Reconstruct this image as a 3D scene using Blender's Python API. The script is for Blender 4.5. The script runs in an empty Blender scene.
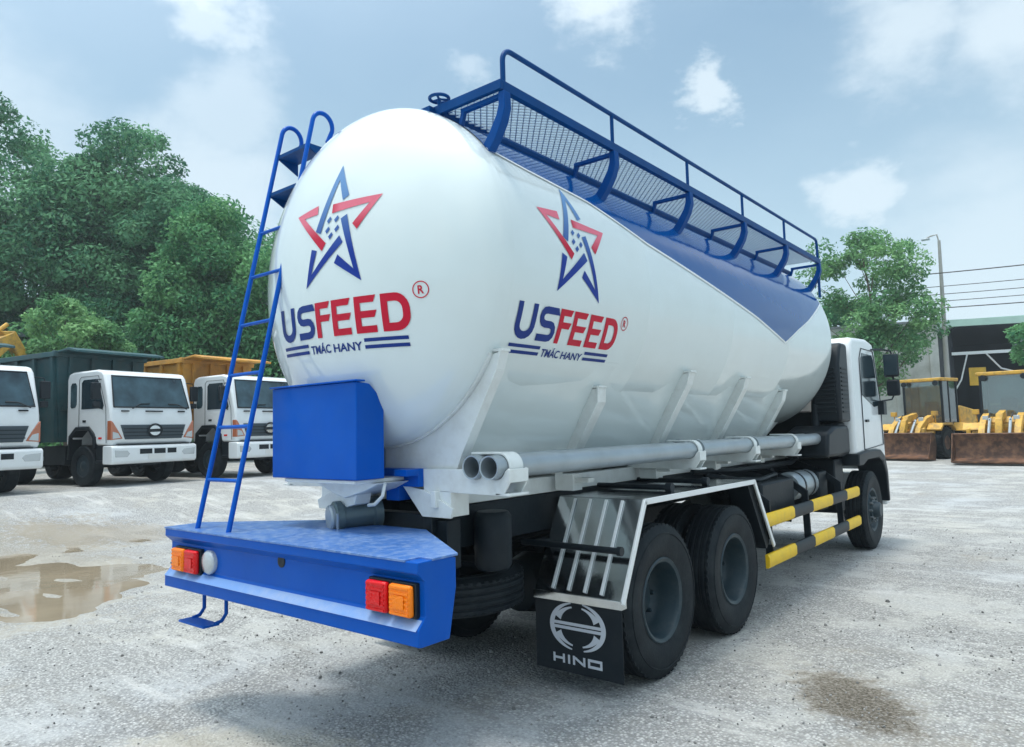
import bpy, bmesh, math, random
import numpy as np
from mathutils import Vector, Matrix, Euler
R_ = math.radians
random.seed(7); rng = np.random.default_rng(7)
S = bpy.context.scene
COL = S.collection

# ------------------------------------------------------------------ camera
cam_d = bpy.data.cameras.new('camera'); cam = bpy.data.objects.new('camera', cam_d); COL.objects.link(cam)
cr = Vector((0.77510712, 0.63128105, -0.02632873)); cu = Vector((0.06981728, -0.04415963, 0.9965819)); cf = Vector((-0.62796059, 0.77429592, 0.07830277))
m = Matrix((cr, cu, -cf)).transposed().to_4x4(); m.translation = Vector((3.6257, -4.6451, 1.7547))
cam.matrix_world = m
cam_d.sensor_width = 36; cam_d.lens = 36*714.28/1024
cam_d.clip_start = .05; cam_d.clip_end = 3000
S.camera = cam
S.render.resolution_x = 1024; S.render.resolution_y = 747

# ------------------------------------------------------------------ light
SUN = Vector((-.10, -.13, .985)).normalized()          # towards the sun
sd = bpy.data.lights.new('sun', 'SUN'); so = bpy.data.objects.new('sun', sd); COL.objects.link(so)
sd.energy = 1.6; sd.angle = R_(10.0); sd.color = (1, .95, .87)
so.rotation_euler = SUN.to_track_quat('Z', 'Y').to_euler(); so.location = (-10, -3, 30)
S.view_settings.view_transform = 'Standard'; S.view_settings.look = 'None'
S.view_settings.exposure = 0.48; S.view_settings.gamma = 1

W = bpy.data.worlds.new('World'); S.world = W; W.use_nodes = True
nt = W.node_tree; nt.nodes.clear(); N = nt.nodes; L = nt.links
def nd(t, **k):
    n = N.new(t)
    for a, b in k.items(): setattr(n, a, b)
    return n
def mth(op, a, b=None, c=None):
    n = nd('ShaderNodeMath', operation=op)
    for i, x in enumerate((a, b, c)):
        if x is None: continue
        if hasattr(x, 'links'): L.new(x, n.inputs[i])
        else: n.inputs[i].default_value = x
    return n.outputs[0]
sky = nd('ShaderNodeTexSky', sky_type='NISHITA'); sky.sun_disc = False
sky.sun_elevation = math.asin(SUN.z); sky.sun_rotation = math.atan2(SUN.x, SUN.y)
sky.air_density = 1.0; sky.dust_density = 2.5; sky.ozone_density = 1.2
tc = nd('ShaderNodeTexCoord'); nz = nd('ShaderNodeTexNoise'); nz.inputs['Scale'].default_value = 5.0; nz.inputs['Detail'].default_value = 9; nz.inputs['Roughness'].default_value = .58
mp = nd('ShaderNodeMapping'); mp.inputs['Scale'].default_value = (1, 1, 1.7); L.new(tc.outputs['Generated'], mp.inputs[0]); L.new(mp.outputs[0], nz.inputs['Vector'])
nz2 = nd('ShaderNodeTexNoise'); nz2.inputs['Scale'].default_value = 17.0; nz2.inputs['Detail'].default_value = 7; nz2.inputs['Roughness'].default_value = .6; L.new(mp.outputs[0], nz2.inputs['Vector'])
noise = mth('ADD', mth('MULTIPLY', mth('SUBTRACT', nz.outputs['Fac'], .5), .17), mth('MULTIPLY', mth('SUBTRACT', nz2.outputs['Fac'], .5), .10))
# broken fair weather clouds: direction, radius, density
CL = [((-.44,.74,.525),.062,.85), ((-.345,.835,.430),.026,.75), ((-.775,.386,.54),.06,.8), ((-.83,.32,.458),.012,.6), ((-.79,.40,.50),.04,.6),
      ((-.80,.445,.385),.08,.5), ((-.85,.435,.29),.15,.65), ((-.13,.90,.45),.09,.7), ((-.03,.92,.42),.11,.75), ((.07,.93,.44),.13,.75), ((-.20,.933,.275),.035,.7),
      ((-.592,.66,.463),.03,.4), ((-.05,.97,.16),.20,.55), ((-.92,.2,.3),.2,.5),
      ((.5,-.6,.6),.35,.7), ((-.4,-.7,.5),.30,.6), ((.8,.3,.4),.25,.6), ((.75,-.45,.2),.25,.6), ((.1,-.9,.3),.25,.7), ((-.2,.1,.95),.2,.5)]
acc = None
for d, r, den in CL:
    d = Vector(d).normalized()
    vd = nd('ShaderNodeVectorMath', operation='DISTANCE'); L.new(tc.outputs['Generated'], vd.inputs[0]); vd.inputs[1].default_value = d
    mr = nd('ShaderNodeMapRange', interpolation_type='SMOOTHSTEP')
    L.new(mth('ADD', vd.outputs['Value'], noise), mr.inputs['Value'])
    mr.inputs['From Min'].default_value = r*1.05+.008; mr.inputs['From Max'].default_value = r*.25
    mr.inputs['To Min'].default_value = 0; mr.inputs['To Max'].default_value = den
    acc = mr.outputs[0] if acc is None else mth('MAXIMUM', acc, mr.outputs[0])
# thin veil that whitens towards the horizon
sx = nd('ShaderNodeSeparateXYZ'); L.new(tc.outputs['Generated'], sx.inputs[0])
veil = nd('ShaderNodeMapRange', interpolation_type='SMOOTHSTEP'); L.new(sx.outputs['Z'], veil.inputs['Value'])
veil.inputs['From Min'].default_value = .62; veil.inputs['From Max'].default_value = 0; veil.inputs['To Min'].default_value = .22; veil.inputs['To Max'].default_value = .80
veil2 = mth('ADD', veil.outputs[0], mth('MULTIPLY', mth('SUBTRACT', nz.outputs['Fac'], .5), .14))
veil3 = mth('MINIMUM', mth('MAXIMUM', veil2, .08), .85)
mx1 = nd('ShaderNodeMix', data_type='RGBA'); L.new(veil3, mx1.inputs['Factor'])
skyg = nd('ShaderNodeVectorMath', operation='MULTIPLY'); L.new(sky.outputs[0], skyg.inputs[0]); skyg.inputs[1].default_value = (.68, 1.02, 1.05)
L.new(skyg.outputs[0], mx1.inputs['A']); mx1.inputs['B'].default_value = (4.9, 6.2, 6.9, 1)
mx2 = nd('ShaderNodeMix', data_type='RGBA'); L.new(acc, mx2.inputs['Factor']); L.new(mx1.outputs['Result'], mx2.inputs['A']); mx2.inputs['B'].default_value = (6.0, 6.9, 7.5, 1)
# bright hazy air around the sun, high above the picture
au = nd('ShaderNodeVectorMath', operation='DISTANCE'); L.new(tc.outputs['Generated'], au.inputs[0]); au.inputs[1].default_value = SUN
am = nd('ShaderNodeMapRange', interpolation_type='SMOOTHSTEP'); L.new(au.outputs['Value'], am.inputs['Value'])
am.inputs['From Min'].default_value = 1.15; am.inputs['From Max'].default_value = .05; am.inputs['To Max'].default_value = 1
mx3 = nd('ShaderNodeMix', data_type='RGBA'); L.new(am.outputs[0], mx3.inputs['Factor']); L.new(mx2.outputs['Result'], mx3.inputs['A']); mx3.inputs['B'].default_value = (19, 21, 22.5, 1)
mx2 = mx3
bg = nd('ShaderNodeBackground'); bg.inputs['Strength'].default_value = .104; L.new(mx2.outputs['Result'], bg.inputs['Color'])
wo = nd('ShaderNodeOutputWorld'); L.new(bg.outputs[0], wo.inputs[0])
W.cycles.sampling_method = 'MANUAL'; W.cycles.sample_map_resolution = 512

# ------------------------------------------------------------------ materials
def mat(name, col, rough=.5, metal=0, coat=0, var=0, vscale=3, dirt=None, dirt_amt=0, dscale=4, bump=0, bscale=30, spec=.5, trans=0, emit=None, rvar=0, coat_r=.05):
    m = bpy.data.materials.new(name); m.use_nodes = True
    n = m.node_tree.nodes; l = m.node_tree.links; b = n['Principled BSDF']
    b.inputs['Roughness'].default_value = rough; b.inputs['Metallic'].default_value = metal
    b.inputs['Coat Weight'].default_value = coat; b.inputs['Coat Roughness'].default_value = coat_r; b.inputs['Specular IOR Level'].default_value = spec
    b.inputs['Transmission Weight'].default_value = trans
    b.inputs['Base Color'].default_value = (*col, 1)
    t = n.new('ShaderNodeTexCoord')
    src = None
    if var:
        z = n.new('ShaderNodeTexNoise'); z.inputs['Scale'].default_value = vscale; z.inputs['Detail'].default_value = 6; l.new(t.outputs['Object'], z.inputs['Vector'])
        r = n.new('ShaderNodeMapRange'); l.new(z.outputs['Fac'], r.inputs['Value']); r.inputs['From Min'].default_value = .3; r.inputs['From Max'].default_value = .7
        r.inputs['To Min'].default_value = 1-var; r.inputs['To Max'].default_value = 1+var
        v = n.new('ShaderNodeVectorMath'); v.operation = 'SCALE'; v.inputs[0].default_value = col; l.new(r.outputs[0], v.inputs['Scale']); src = v.outputs[0]
        l.new(src, b.inputs['Base Color'])
    if dirt:
        z = n.new('ShaderNodeTexNoise'); z.inputs['Scale'].default_value = dscale; z.inputs['Detail'].default_value = 8; z.inputs['Roughness'].default_value = .65; l.new(t.outputs['Object'], z.inputs['Vector'])
        r = n.new('ShaderNodeMapRange'); l.new(z.outputs['Fac'], r.inputs['Value']); r.inputs['From Min'].default_value = .45; r.inputs['From Max'].default_value = .72
        r.inputs['To Max'].default_value = dirt_amt
        x = n.new('ShaderNodeMix'); x.data_type = 'RGBA'; l.new(r.outputs[0], x.inputs['Factor'])
        if src: l.new(src, x.inputs['A'])
        else: x.inputs['A'].default_value = (*col, 1)
        x.inputs['B'].default_value = (*dirt, 1); l.new(x.outputs['Result'], b.inputs['Base Color'])
        if rvar:
            r2 = n.new('ShaderNodeMapRange'); l.new(z.outputs['Fac'], r2.inputs['Value']); r2.inputs['From Min'].default_value = .35; r2.inputs['From Max'].default_value = .7
            r2.inputs['To Min'].default_value = rough; r2.inputs['To Max'].default_value = rough+rvar; l.new(r2.outputs[0], b.inputs['Roughness'])
    if bump:
        z = n.new('ShaderNodeTexNoise'); z.inputs['Scale'].default_value = bscale; z.inputs['Detail'].default_value = 4; l.new(t.outputs['Object'], z.inputs['Vector'])
        u = n.new('ShaderNodeBump'); u.inputs['Strength'].default_value = 1; u.inputs['Distance'].default_value = bump; l.new(z.outputs['Fac'], u.inputs['Height']); l.new(u.outputs[0], b.inputs['Normal'])
    if emit: b.inputs['Emission Color'].default_value = (*emit[0], 1); b.inputs['Emission Strength'].default_value = emit[1]
    return m
M = {}
M['tank'] = mat('white_tank_paint', (.70,.77,.76), .15, coat=.7, coat_r=.03, var=.015, vscale=1.2, bump=.008, bscale=1.3, dirt=(.52,.53,.48), dirt_amt=.12, dscale=2.2)
M['white_frame'] = mat('white_frame_paint', (.72,.75,.73), .35, coat=.2, dirt=(.42,.40,.35), dirt_amt=.35, dscale=7, bump=.002, bscale=12)
M['blue'] = mat('blue_paint', (.0,.082,.42), .3, coat=0, spec=.12, var=.08, vscale=2, bump=.003, bscale=5, dirt=(.02,.11,.38), dirt_amt=.25, dscale=5)
M['blue_tank'] = mat('blue_tank_paint', (.0,.062,.25), .08, coat=0, spec=.5, bump=.004, bscale=2.2)
M['blue_mid'] = mat('mid_blue_paint', (.0,.06,.25), .4, spec=.12, var=.1, vscale=6)
M['blue_rail'] = mat('dark_blue_paint', (.0,.05,.19), .42, coat=0, spec=.12, var=.1, vscale=6)
M['blue_deck'] = mat('sky_sheen_deck', (.05,.15,.42), .3, dirt=(.30,.40,.56), dirt_amt=.7, dscale=20, var=.1, bump=.002, bscale=40)  # deck's pale sky reflection put into its base colour and speckle
M['print_blue'] = mat('navy_print', (.004,.03,.20), .4, spec=.25)
M['print_red'] = mat('red_print', (.55,.004,.03), .4, spec=.25)
M['print_pink'] = mat('rose_print', (.70,.11,.17), .3, coat=.3)
M['white_edge'] = mat('white_edge_print', (.78,.80,.80), .3, coat=.2)
M['galv'] = mat('galvanised_pipe', (.36,.41,.44), .35, metal=.45, var=.08, vscale=5, dirt=(.30,.32,.32), dirt_amt=.4, dscale=6, bump=.001, bscale=30)
M['inside'] = mat('pipe_inside', (.10,.14,.15), .6)
M['black'] = mat('black_chassis', (.004,.009,.014), .5, dirt=(.025,.034,.038), dirt_amt=.35, spec=.3, dscale=5, bump=.002, bscale=30)
M['plastic'] = mat('black_plastic', (.005,.010,.015), .45, spec=.35, bump=.001, bscale=60)
M['tyre'] = mat('tyre_rubber', (.0045,.009,.013), .62, spec=.25, dirt=(.034,.042,.045), dirt_amt=.5, dscale=6, bump=.002, bscale=50)
M['rim'] = mat('rim_grey', (.014,.034,.046), .45, metal=.15, dirt=(.08,.09,.09), dirt_amt=.4, dscale=9)
M['hub'] = mat('hub_grey', (.13,.15,.16), .45, metal=.4, dirt=(.2,.19,.17), dirt_amt=.4, dscale=20)
M['steel'] = mat('stainless_steel', (.56,.59,.60), .07, metal=1, bump=.0025, bscale=5, dirt=(.36,.34,.31), dirt_amt=.3, dscale=4, rvar=.14)
M['steel_trim'] = mat('steel_trim', (.80,.82,.82), .3, metal=.3)
M['flap'] = mat('rubber_flap', (.004,.009,.014), .55, spec=.3, dirt=(.018,.024,.028), dirt_amt=.4, dscale=5)
M['silver_print'] = mat('silver_print', (.50,.53,.58), .4)
M['yellow'] = mat('yellow_band', (.86,.54,.015), .45, spec=.3, dirt=(.45,.32,.08), dirt_amt=.3, dscale=12)
M['bandblack'] = mat('black_band', (.012,.018,.024), .45, spec=.3)
M['lamp_red'] = mat('red_lamp', (.68,.004,.006), .14, spec=.35, bump=.004, bscale=90)
M['lamp_orange'] = mat('amber_lamp', (.95,.22,.003), .14, spec=.35, bump=.004, bscale=90)
M['lamp_clear'] = mat('clear_lamp', (.50,.53,.54), .1, metal=.3, coat=1, bump=.006, bscale=70)
M['cab_white'] = mat('cab_white', (.74,.77,.78), .25, coat=.6, dirt=(.45,.43,.38), dirt_amt=.12, dscale=3)
M['glass'] = mat('window_glass', (.015,.03,.04), .1, spec=.5)
M['glass_screen'] = mat('windscreen_glass', (.035,.065,.08), .05, spec=.8, var=.6, vscale=2.2)
M['teal'] = mat('teal_body_paint', (.022,.085,.095), .45, var=.15, vscale=1.5, dirt=(.10,.11,.10), dirt_amt=.45, dscale=2.5)
M['ybody'] = mat('yellow_body_paint', (.62,.30,.045), .5, var=.12, vscale=1.5, dirt=(.28,.15,.05), dirt_amt=.7, dscale=2.2)
M['yellow_m'] = mat('loader_yellow', (.64,.37,.06), .5, spec=.3, var=.12, vscale=4, dirt=(.20,.14,.08), dirt_amt=.8, dscale=5)
M['rust'] = mat('rusty_steel', (.10,.055,.038), .6, spec=.25, var=.4, vscale=2, dirt=(.30,.15,.075), dirt_amt=.8, dscale=4, bump=.01, bscale=8)
M['grille'] = mat('grille_grey', (.035,.055,.07), .4)
M['orange_lens'] = mat('orange_lens', (.42,.12,.05), .15, coat=1)
M['chrome'] = mat('chrome', (.7,.72,.74), .12, metal=1)
M['plate'] = mat('number_plate', (.68,.68,.66), .4)
M['conc'] = mat('concrete_pole', (.36,.36,.34), .8, var=.15, vscale=2)
M['wall'] = mat('rendered_wall', (.55,.57,.54), .85, var=.12, vscale=.6, dirt=(.24,.25,.21), dirt_amt=.8, dscale=.5, bump=.01, bscale=6)
M['green_roof'] = mat('green_fascia', (.42,.60,.52), .5, var=.1, vscale=1)
M['roof_dark'] = mat('dark_roof', (.10,.12,.13), .7, var=.2, vscale=1)
M['grey_wall'] = mat('grey_sheet', (.20,.225,.235), .7, var=.15, vscale=.8)
M['shed_shade'] = mat('shed_shade_black', (.012,.016,.024), .8)  # near-black: the shade inside the shed is put into the colour
M['sign_y'] = mat('yellow_sign', (.70,.42,.03), .5, var=.15, vscale=3)
M['bark'] = mat('bark', (.12,.10,.075), .9, var=.3, vscale=4, bump=.02, bscale=9)
M['wire'] = mat('cable_black', (.03,.03,.035), .6)
M['interior_seat'] = mat('cab_interior', (.06,.065,.07), .7)

def leafmat(name, c1, c2, tr=.3):
    m = bpy.data.materials.new(name); m.use_nodes = True; n = m.node_tree.nodes; l = m.node_tree.links
    b = n['Principled BSDF']; b.inputs['Roughness'].default_value = .6; b.inputs['Specular IOR Level'].default_value = .12
    a = n.new('ShaderNodeAttribute'); a.attribute_name = 'tint'
    x = n.new('ShaderNodeMix'); x.data_type = 'RGBA'; l.new(a.outputs['Fac'], x.inputs['Factor']); x.inputs['A'].default_value = (*c1, 1); x.inputs['B'].default_value = (*c2, 1)
    l.new(x.outputs['Result'], b.inputs['Base Color'])
    t = n.new('ShaderNodeBsdfTranslucent'); l.new(x.outputs['Result'], t.inputs['Color'])
    mx = n.new('ShaderNodeMixShader'); mx.inputs[0].default_value = tr; l.new(b.outputs[0], mx.inputs[1]); l.new(t.outputs[0], mx.inputs[2])
    l.new(mx.outputs[0], n['Material Output'].inputs[0]); return m
M['leaf_dark'] = leafmat('leaf_bluegreen', (.040,.16,.088), (.18,.40,.20))
M['leaf_mid'] = leafmat('leaf_mid', (.055,.21,.095), (.20,.44,.18))
M['leaf_light'] = leafmat('leaf_light', (.08,.23,.10), (.25,.46,.19))

def star_gradient(name, hi, lo, z0, z1):
    # printed two-tone gradient of the star artwork, fixed in the print itself
    m = mat(name, lo, .4, spec=.25); n = m.node_tree.nodes; l = m.node_tree.links; b = n['Principled BSDF']
    a = n.new('ShaderNodeAttribute'); a.attribute_name = 'tint'
    x = n.new('ShaderNodeMix'); x.data_type = 'RGBA'; l.new(a.outputs['Fac'], x.inputs['Factor']); x.inputs['A'].default_value = (*lo, 1); x.inputs['B'].default_value = (*hi, 1)
    l.new(x.outputs['Result'], b.inputs['Base Color']); return m
M['star_blue'] = star_gradient('star_blue', (.13,.27,.50), (.002,.028,.26), 0, 1)
M['star_red'] = star_gradient('star_red', (.72,.16,.22), (.52,.006,.035), 0, 1)

# ------------------------------------------------------------------ mesh helpers
class MB:
    def __init__(s): s.v = []; s.f = []; s.mi = []; s.cur = 0; s.tint = []; s.el = []
    def add(s, vs, fs):
        o = len(s.v); s.el.append((o, len(vs), fs)); s.v += [tuple(v) for v in vs]; s.f += [tuple(o+i for i in f) for f in fs]; s.mi += [s.cur]*len(fs); return s
    def box(s, x0, x1, y0, y1, z0, z1, T=None):
        vs = [Vector(p) for p in ((x0,y0,z0),(x1,y0,z0),(x1,y1,z0),(x0,y1,z0),(x0,y0,z1),(x1,y0,z1),(x1,y1,z1),(x0,y1,z1))]
        if T is not None: vs = [T @ v for v in vs]
        return s.add(vs, [(0,3,2,1),(4,5,6,7),(0,1,5,4),(1,2,6,5),(2,3,7,6),(3,0,4,7)])
    def prism(s, poly, ax, a, b):
        # poly: 2D points; ax 'x': (y,z), 'y': (x,z), 'z': (x,y)
        def P(p, t): return {'x': (t,p[0],p[1]), 'y': (p[0],t,p[1]), 'z': (p[0],p[1],t)}[ax]
        n = len(poly); vs = [P(p,a) for p in poly]+[P(p,b) for p in poly]
        fs = [tuple(range(n)), tuple(range(2*n-1,n-1,-1))]+[(i,(i+1)%n,n+(i+1)%n,n+i) for i in range(n)]
        return s.add(vs, fs)
    def tube(s, pts, r, seg=10, caps=True, closed=False):
        pts = [Vector(p) for p in pts]; n = len(pts); rs = r if isinstance(r, (list, tuple)) else [r]*n
        vs = []; up = None
        for i, p in enumerate(pts):
            if closed: d = pts[(i+1)%n]-pts[i-1]
            else: d = (pts[min(i+1,n-1)]-pts[max(i-1,0)])
            d.normalize()
            if up is None: up = d.orthogonal().normalized()
            up = (up-d*up.dot(d)); up = up.normalized() if up.length > 1e-6 else d.orthogonal().normalized()
            w = d.cross(up)
            for k in range(seg):
                t = 2*math.pi*k/seg; vs.append(p+(up*math.cos(t)+w*math.sin(t))*rs[i])
        fs = []
        for i in range(n if closed else n-1):
            j = (i+1)%n
            for k in range(seg): fs.append((i*seg+k, i*seg+(k+1)%seg, j*seg+(k+1)%seg, j*seg+k))
        if caps and not closed: fs += [tuple(range(seg-1,-1,-1)), tuple((n-1)*seg+k for k in range(seg))]
        return s.add(vs, fs)
    def lathe(s, prof, o, axis, seg=32, closed=False):
        # prof: (radius, along axis)
        a = Vector(axis).normalized(); u = a.orthogonal().normalized()
        if abs(a.z) < .9: u = Vector((0,0,1)).cross(a).normalized()
        w = a.cross(u); o = Vector(o); vs = []
        for r, h in prof:
            for k in range(seg):
                t = 2*math.pi*k/seg; vs.append(o+a*h+(u*math.cos(t)+w*math.sin(t))*r)
        n = len(prof); fs = []
        for i in range(n-1 if not closed else n):
            j = (i+1)%n
            for k in range(seg): fs.append((i*seg+k, i*seg+(k+1)%seg, j*seg+(k+1)%seg, j*seg+k))
        if not closed: fs += [tuple(range(seg-1,-1,-1)), tuple((n-1)*seg+k for k in range(seg))]
        return s.add(vs, fs)
    def build_each(s, name, m, parent=None, **k):
        # elements that stand well apart become parts of their own
        bb = []
        for o, n, _ in s.el:
            a = np.array(s.v[o:o+n]); bb.append((a.min(0), a.max(0)))
        g = list(range(len(bb)))
        def fd(i):
            while g[i] != i: i = g[i]
            return i
        for i in range(len(bb)):
            for j in range(i):
                gap = np.maximum(0, np.maximum(bb[i][0]-bb[j][1], bb[j][0]-bb[i][1])); sz = max((bb[i][1]-bb[i][0]).max(), (bb[j][1]-bb[j][0]).max())
                if np.sqrt((gap**2).sum()) <= max(.02, .5*sz): g[fd(i)] = fd(j)
        out = []
        for q in sorted(set(fd(i) for i in range(len(bb)))):
            b = MB()
            for i, (o, n, fs) in enumerate(s.el):
                if fd(i) == q: b.add(s.v[o:o+n], fs)
            out.append(b.build(name, m, parent, **k))
        return out
    def build(s, name, m, parent=None, smooth=40, bevel=0, kind=None):
        me = bpy.data.meshes.new(name); me.from_pydata(s.v, [], s.f)
        ms = m if isinstance(m, (list, tuple)) else [m]
        for x in ms: me.materials.append(M[x] if isinstance(x, str) else x)
        if len(ms) > 1: me.polygons.foreach_set('material_index', s.mi)
        if s.tint:
            a = me.attributes.new('tint', 'FLOAT', 'POINT'); a.data.foreach_set('value', s.tint)
        bm = bmesh.new(); bm.from_mesh(me); bmesh.ops.recalc_face_normals(bm, faces=bm.faces); bm.to_mesh(me); bm.free()
        if smooth:
            me.polygons.foreach_set('use_smooth', [True]*len(me.polygons)); me.set_sharp_from_angle(angle=R_(smooth))
        o = bpy.data.objects.new(name, me); COL.objects.link(o)
        if parent: o.parent = parent
        if bevel:
            b = o.modifiers.new('bevel', 'BEVEL'); b.width = bevel; b.segments = 2; b.limit_method = 'ANGLE'; b.angle_limit = R_(35)
        if kind: o['kind'] = kind
        return o
def tag(o, label, cat, group=None):
    o['label'] = label; o['category'] = cat
    if group: o['group'] = group
    return o
def thing(name, loc, rz, label, cat, group=None):
    o = bpy.data.objects.new(name, None); COL.objects.link(o); o.location = loc; o.rotation_euler = (0,0,rz); o.empty_display_size = .3
    return tag(o, label, cat, group)
def dup(root, loc, rz, label, skip=(), swap=None):
    r = root.copy(); COL.objects.link(r); r.location = loc; r.rotation_euler = (0,0,rz); r['label'] = label
    def rec(src, dst):
        for ch in list(src.children):
            if ch.name.split('.')[0] in skip: continue
            c = ch.copy(); COL.objects.link(c); c.parent = dst
            rec(ch, c)
    rec(root, r); return r
def copypart(o, loc, parent, rot=None, scale=None):
    c = o.copy(); COL.objects.link(c); c.parent = parent; c.location = loc
    if rot: c.rotation_euler = rot
    if scale: c.scale = scale
    for ch in list(o.children):
        d = ch.copy(); COL.objects.link(d); d.parent = c
    return c
def arc(c, r, a0, a1, n, ax='y'):
    out = []
    for i in range(n+1):
        t = R_(a0+(a1-a0)*i/n); u, v = r*math.cos(t), r*math.sin(t)
        out.append({'y': (c[0]+u, c[1], c[2]+v), 'x': (c[0], c[1]+u, c[2]+v), 'z': (c[0]+u, c[1]+v, c[2])}[ax])
    return out

# ------------------------------------------------------------------ ground
def sst(a, b, x): t = min(1, max(0, (x-a)/(b-a))); return t*t*(3-2*t)
def gz(x, y): return .58*sst(9.2, 15.0, -x)+.16*sst(16, 26, y)
PUD = [[(-14,-1.4),(-10.6,-.2),(-9.6,-.45),(-8.59,-1.0),(-8.3,-.55),(-7.6,-.45),(-7.3,.0),(-6.76,.16),(-6.3,.12),(-6.1,-.2),(-5.85,-.45),(-5.5,-.62),(-5.27,-.94),(-5.0,-1.05),(-4.93,-1.3),(-4.6,-1.5),(-4.54,-1.79),(-4.7,-2.1),(-5.11,-2.3),(-5.2,-2.7),(-5.9,-3.3),(-7.2,-3.6),(-10,-3.4),(-13.5,-2.6)],
       [(-10.4,-.14),(-11.2,.1),(-11.9,.56),(-12.0,1.1),(-11.4,1.45),(-10.72,1.72),(-10.1,1.35),(-9.56,1.3),(-9.2,1.05),(-9.6,.85),(-10.1,.95),(-10.38,.68),(-9.9,.5),(-9.6,.2),(-9.1,.15),(-9.3,-.2),(-9.8,-.2)]]
def pfn(x, y):
    d = 9
    for P in PUD:
        ins = False; n = len(P); dm = 9
        for i in range(n):
            x0,y0 = P[i]; x1,y1 = P[(i+1)%n]
            if (y0 > y) != (y1 > y) and x < (x1-x0)*(y-y0)/(y1-y0)+x0: ins = not ins
            dx,dy = x1-x0,y1-y0; t = max(0,min(1,((x-x0)*dx+(y-y0)*dy)/(dx*dx+dy*dy))); dm = min(dm, math.hypot(x-x0-t*dx,y-y0-t*dy))
        d = min(d, -dm if ins else dm)
    return d
def axis_pts(a, b, near0, near1, step):
    out = []; t = near0
    while t < near1: out.append(t); t += step
    s = step; u = near1
    while u < b: out.append(u); s *= 1.22; u += s
    out.append(b); s = step; u = near0-step
    lo = []
    while u > a: lo.append(u); s *= 1.22; u -= s
    lo.append(a); return sorted(lo)+out
from mathutils import noise as mn
gx = axis_pts(-1500, 1500, -19, 6, .14); gy = axis_pts(-1500, 1500, -5, 12, .14)
g = MB(); gv = []
for y in gy:
    for x in gx:
        z = gz(x, y)
        if -24 < x < 12 and -8 < y < 20:
            n1 = mn.noise(Vector((x*.7, y*.7, 3)))*.016+mn.noise(Vector((x*3.1, y*3.1, 1)))*.008
            if -1.8 < x < 1.8 and -1.2 < y < 7: n1 *= .25
            z += n1*.8
            if -15 < x < -4 and -4.2 < y < 2.3:
                d = pfn(x, y)+mn.noise(Vector((x*2.3, y*2.3, 7)))*.13+mn.noise(Vector((x*7, y*7, 2)))*.05
                z -= (1-sst(-.22, .16, d))*.045; z += max(0, mn.noise(Vector((x*1.1, y*2.6, 11)))-.12)*.085*(1-sst(-.3, .0, d))
        gv.append((x, y, z))
nx_ = len(gx); g.v = gv
g.f = [(j*nx_+i, j*nx_+i+1, (j+1)*nx_+i+1, (j+1)*nx_+i) for j in range(len(gy)-1) for i in range(nx_-1)]; g.mi = [0]*len(g.f)
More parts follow.
